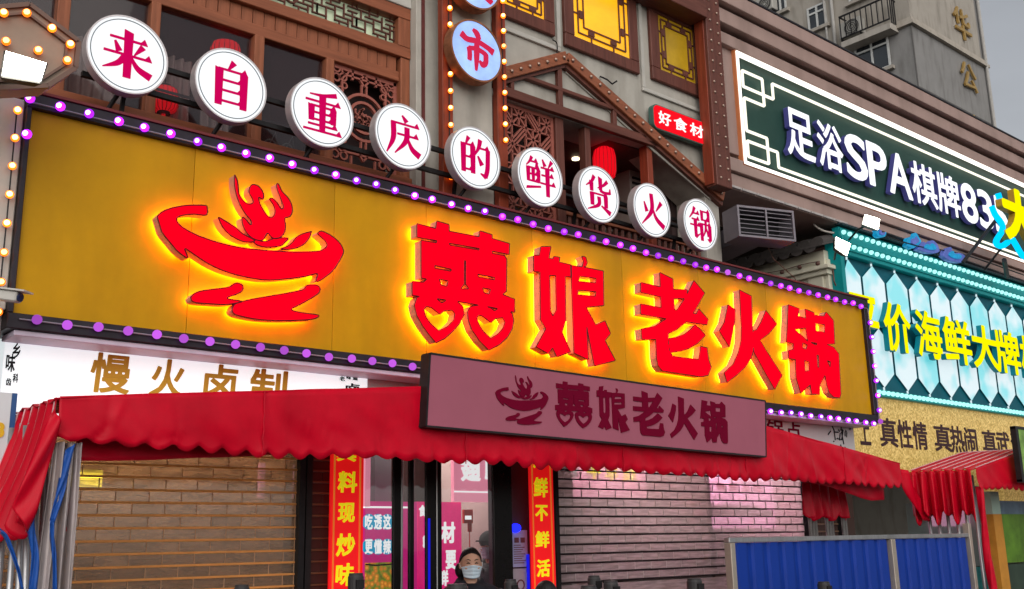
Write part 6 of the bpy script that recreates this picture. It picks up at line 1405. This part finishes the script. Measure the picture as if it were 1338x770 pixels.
# ------------------------------------------------------------------ people
def person(loc, yaw, h, label, jacket, mask=True, cap=None, hairc=(.012, .010, .010), smile=True, group=None):
    """a standing adult, 1.60 tall before scaling, facing -Y before turning"""
    Pn = root('person', (0, 0, 0), label, 'person', group); k = 1.0
    skin = mat('skin', (.48, .27, .19), .5, 0, .06, 18, .03); cloth = mat('jacket_'+jacket[0], jacket[1], .55, 0, .2, 9, .2); trous = mat('dark_trousers', (.02, .02, .025), .7, 0, .2, 8)
    g = MB(); hz = 1.487
    g.ball((0, 0, hz), .078, 24, 16, 0, (.96, 1.18, 1.28)); g.ball((0, -.030, hz-.045), .062, 20, 14, 0, (.98, .92, 1.05)); g.ball((0, -.052, hz-.080), .034, 14, 10, 0, (1.1, .9, .8))
    g.ball((0, -.092, hz-.018), .013, 12, 8, 0, (.9, 1.0, 1.5)); g.ball((0, -.099, hz-.033), .014, 12, 8, 0, (1.15, .9, .8)); g.ball((0, -.082, hz+.022), .03, 12, 8, 0, (1.9, .5, .45))
    for s in (-1, 1):
        g.ball((s*.034, -.074, hz-.030), .025, 12, 8, 0, (1, .7, .8)); g.ball((s*.078, .01, hz-.015), .024, 12, 8, 0, (.4, .7, 1.2))
    g.tube([(0, .012, hz-.05), (0, .018, hz-.13), (0, .02, hz-.20)], [.048, .050, .062], 16)
    g.tube([(0, .02, 1.33), (0, .02, 1.20), (0, .015, 1.02), (0, .01, .86)], [.09, .135, .120, .140], 18); g.ball((0, .02, 1.27), .1, 18, 12, 0, (1.75, .9, .6))
    for s in (-1, 1):
        g.tube([(s*.155, .02, 1.285), (s*.215, .03, 1.03), (s*.225, -.02, .80)], [.052, .040, .028], 12)
        hx, hy, hz2 = s*.226, -.03, .765
        g.ball((hx, hy, hz2-.02), .036, 12, 8, 0, (.5, 1.0, 1.25))
        for f, (oy, ln) in enumerate(((-.028, .060), (-.010, .072), (.009, .068), (.026, .052))):
            g.tube([(hx, hy+oy, hz2-.05), (hx-s*.006, hy+oy, hz2-.05-ln*.55), (hx-s*.018, hy+oy*.9, hz2-.05-ln)], [.0085, .008, .0065], 8)
        g.tube([(hx, hy-.03, hz2-.0), (hx-s*.012, hy-.055, hz2-.03), (hx-s*.018, hy-.058, hz2-.055)], [.010, .009, .007], 8)
        g.tube([(s*.08, .01, .86), (s*.09, 0, .47), (s*.09, .02, .08)], [.085, .055, .036], 12); g.ball((s*.09, -.04, .035), .04, 12, 8, 0, (.9, 2.3, .8))
    b = obj('body', g, skin, Pn, (0, 0, 0), smooth=True); r = b.modifiers.new('one_surface', 'REMESH'); r.mode = 'VOXEL'; r.voxel_size = .0065; r.use_smooth_shade = True; sm = b.modifiers.new('soften', 'SMOOTH'); sm.factor = .5; sm.iterations = 3
    dk = mat('eye_dark', (.008, .006, .005), .15)
    for s in (-1, 1):
        g = MB(); g.tube([(s*.016, -.0905, hz-.002), (s*.029, -.0905, hz+.0035), (s*.044, -.081, hz-.001)], [.0022, .0048, .002], 8); obj('eye', g, dk, Pn, (0, 0, 0), smooth=True)
        g = MB(); g.tube([(s*.014, -.098, hz+.021), (s*.032, -.095, hz+.028), (s*.050, -.081, hz+.023)], [.003, .0036, .002], 6); obj('eyebrow', g, dk, Pn, (0, 0, 0), smooth=True)
    hm = mat('hair_black', hairc, .38, 0, .3, 30, .2, (6, 6, 1))
    def hair(u, v):
        a = (u-.5)*2*math.pi; back = (1+math.cos(a))/2                    # a = 0 at the nape
        low = float(np.interp(back, [0, .25, .5, .72, 1], [hz+.072, hz+.046, hz+.002, hz-.06, hz-.098])); top = hz+.113; zz = lerp(top, low, v); q = min(1, max(-1, (zz-hz-.005)/.108)); rr = math.sqrt(max(0, 1-q*q)) if zz > hz else 1.0-.25*((hz-zz)/.1)
        wv = .0022*math.sin(a*23)+.004*math.sin(a*3+1)*v
        return ((.0785+wv)*rr*math.sin(a), .006+(.0955+wv)*rr*math.cos(a), zz)
    g = MB(); g.grid(hair, 72, 18); hb_ = obj('hair', g, hm, Pn, (0, 0, 0), smooth=True, solid=.007)
    g = MB(); g.ball((-.06, .095, hz-.05), .045, 14, 10, 0, (1, 1, 1.3)); g.tube([(-.05, .09, hz-.08), (-.075, .07, hz-.14), (-.08, .06, hz-.19)], [.03, .026, .012], 10); obj('hair_bun', g, hm, Pn, (0, 0, 0), smooth=True)
    if mask:
        def mk(u, v):
            a = lerp(-1.18, 1.18, u); zz = lerp(hz-.022, hz-.108, v); r_ = .083-.020*v; nose = .022*math.exp(-(a*a)/.09)*(1-v*.7); pl = .0025*math.sin(v*math.pi*7)
            return ((r_*1.0)*math.sin(a), -.018-(r_+nose+pl)*math.cos(a)*1.02, zz+.010*math.cos(a)*(1-v)-.008*abs(math.sin(a))*(1-v)+.014*abs(math.sin(a))**2*v)
        g = MB(); g.grid(mk, 32, 20); obj('face_mask', g, mat('pale_blue_mask', (.50, .60, .68), .8, 0, .05, 14), Pn, (0, 0, 0), smooth=True, solid=.002)
        g = MB()
        for s in (-1, 1): g.tube([(s*.077, -.05, hz-.032), (s*.085, -.01, hz+.004), (s*.083, .016, hz-.006)], .0016, 5)
        obj('ear_loop', g, mat('white_elastic', (.7, .7, .7), .8), Pn, (0, 0, 0))
    if cap:
        g = MB(); g.ball((0, .002, hz+.04), .098, 22, 14, 0, (.96, 1.1, .85)); g.prism([(-.07, hz+.03), (.07, hz+.03), (.065, hz+.042), (-.065, hz+.042)], -.155, -.05); obj('cap', g, mat('charcoal_cap', cap, .8, 0, .15, 12), Pn, (0, 0, 0), smooth=True)
    # jacket: torso, sleeves and collar as one garment, then trousers and shoes
    g = MB(); g.tube([(0, .02, 1.345), (0, .02, 1.31), (0, .02, 1.22), (0, .016, 1.05), (0, .012, .80)], [.09, .155, .185, .18, .19], 24); g.ball((0, .02, 1.275), .122, 20, 12, 0, (1.85, 1.0, .66))
    for s in (-1, 1):
        g.tube([(s*.165, .02, 1.285), (s*.20, .025, 1.16), (s*.235, .03, 1.03), (s*.238, 0, .92), (s*.236, -.02, .82)], [.09, .095, .075, .07, .055], 16)
    for a in np.linspace(math.radians(-42), math.radians(222), 15):
        g.ball((.082*math.cos(a), .035+.074*math.sin(a), 1.345+.018*math.sin(a)), .030, 10, 8, 0, (1, 1, 1.25))
    j = obj('jacket', g, cloth, Pn, (0, 0, 0), smooth=True); r = j.modifiers.new('one_surface', 'REMESH'); r.mode = 'VOXEL'; r.voxel_size = .011; r.use_smooth_shade = True; sm = j.modifiers.new('soften', 'SMOOTH'); sm.factor = .5; sm.iterations = 4
    tx = bpy.data.textures.get('cloth_folds') or bpy.data.textures.new('cloth_folds', 'CLOUDS'); tx.noise_scale = .07; dp = j.modifiers.new('folds', 'DISPLACE'); dp.texture = tx; dp.strength = .022; dp.mid_level = .5
    g = MB(); g.tube([(-.004, -.150, 1.30), (-.003, -.160, 1.12), (-.002, -.168, .82)], .004, 6); obj('zip', g, M_dark, Pn, (0, 0, 0))
    g = MB()
    for s in (-1, 1): g.tube([(s*.085, .01, .88), (s*.092, 0, .5), (s*.092, .02, .10)], [.10, .075, .062], 14)
    obj('trousers', g, trous, Pn, (0, 0, 0), smooth=True)
    g = MB()
    for s in (-1, 1): g.ball((s*.092, -.035, .04), .05, 14, 8, 0, (.95, 2.4, .8))
    obj('shoes', g, M_black, Pn, (0, 0, 0), smooth=True)
    Pn.scale = (h/1.60,)*3; Pn.location = loc; Pn.rotation_euler = (0, 0, R_(yaw)); return Pn
xw, _ = at(615, 740, .22)
person((xw, .22, .12), -30, 1.475, 'woman in a black jacket and pale blue face mask standing before the glass doors', ('black', (.016, .017, .022)))
xw, _ = at(641, 725, 1.35)
person((xw, 1.35, .12), -62, 1.60, 'person in a charcoal cap and mask working behind the door glass', ('grey', (.06, .06, .07)), True, (.035, .035, .04))
xw, _ = at(713, 765, -.75)
person((xw, -.75, .12), 165, 1.275, 'person of whom only the top of black hair shows at the bottom edge', ('navy', (.03, .04, .07)), False)
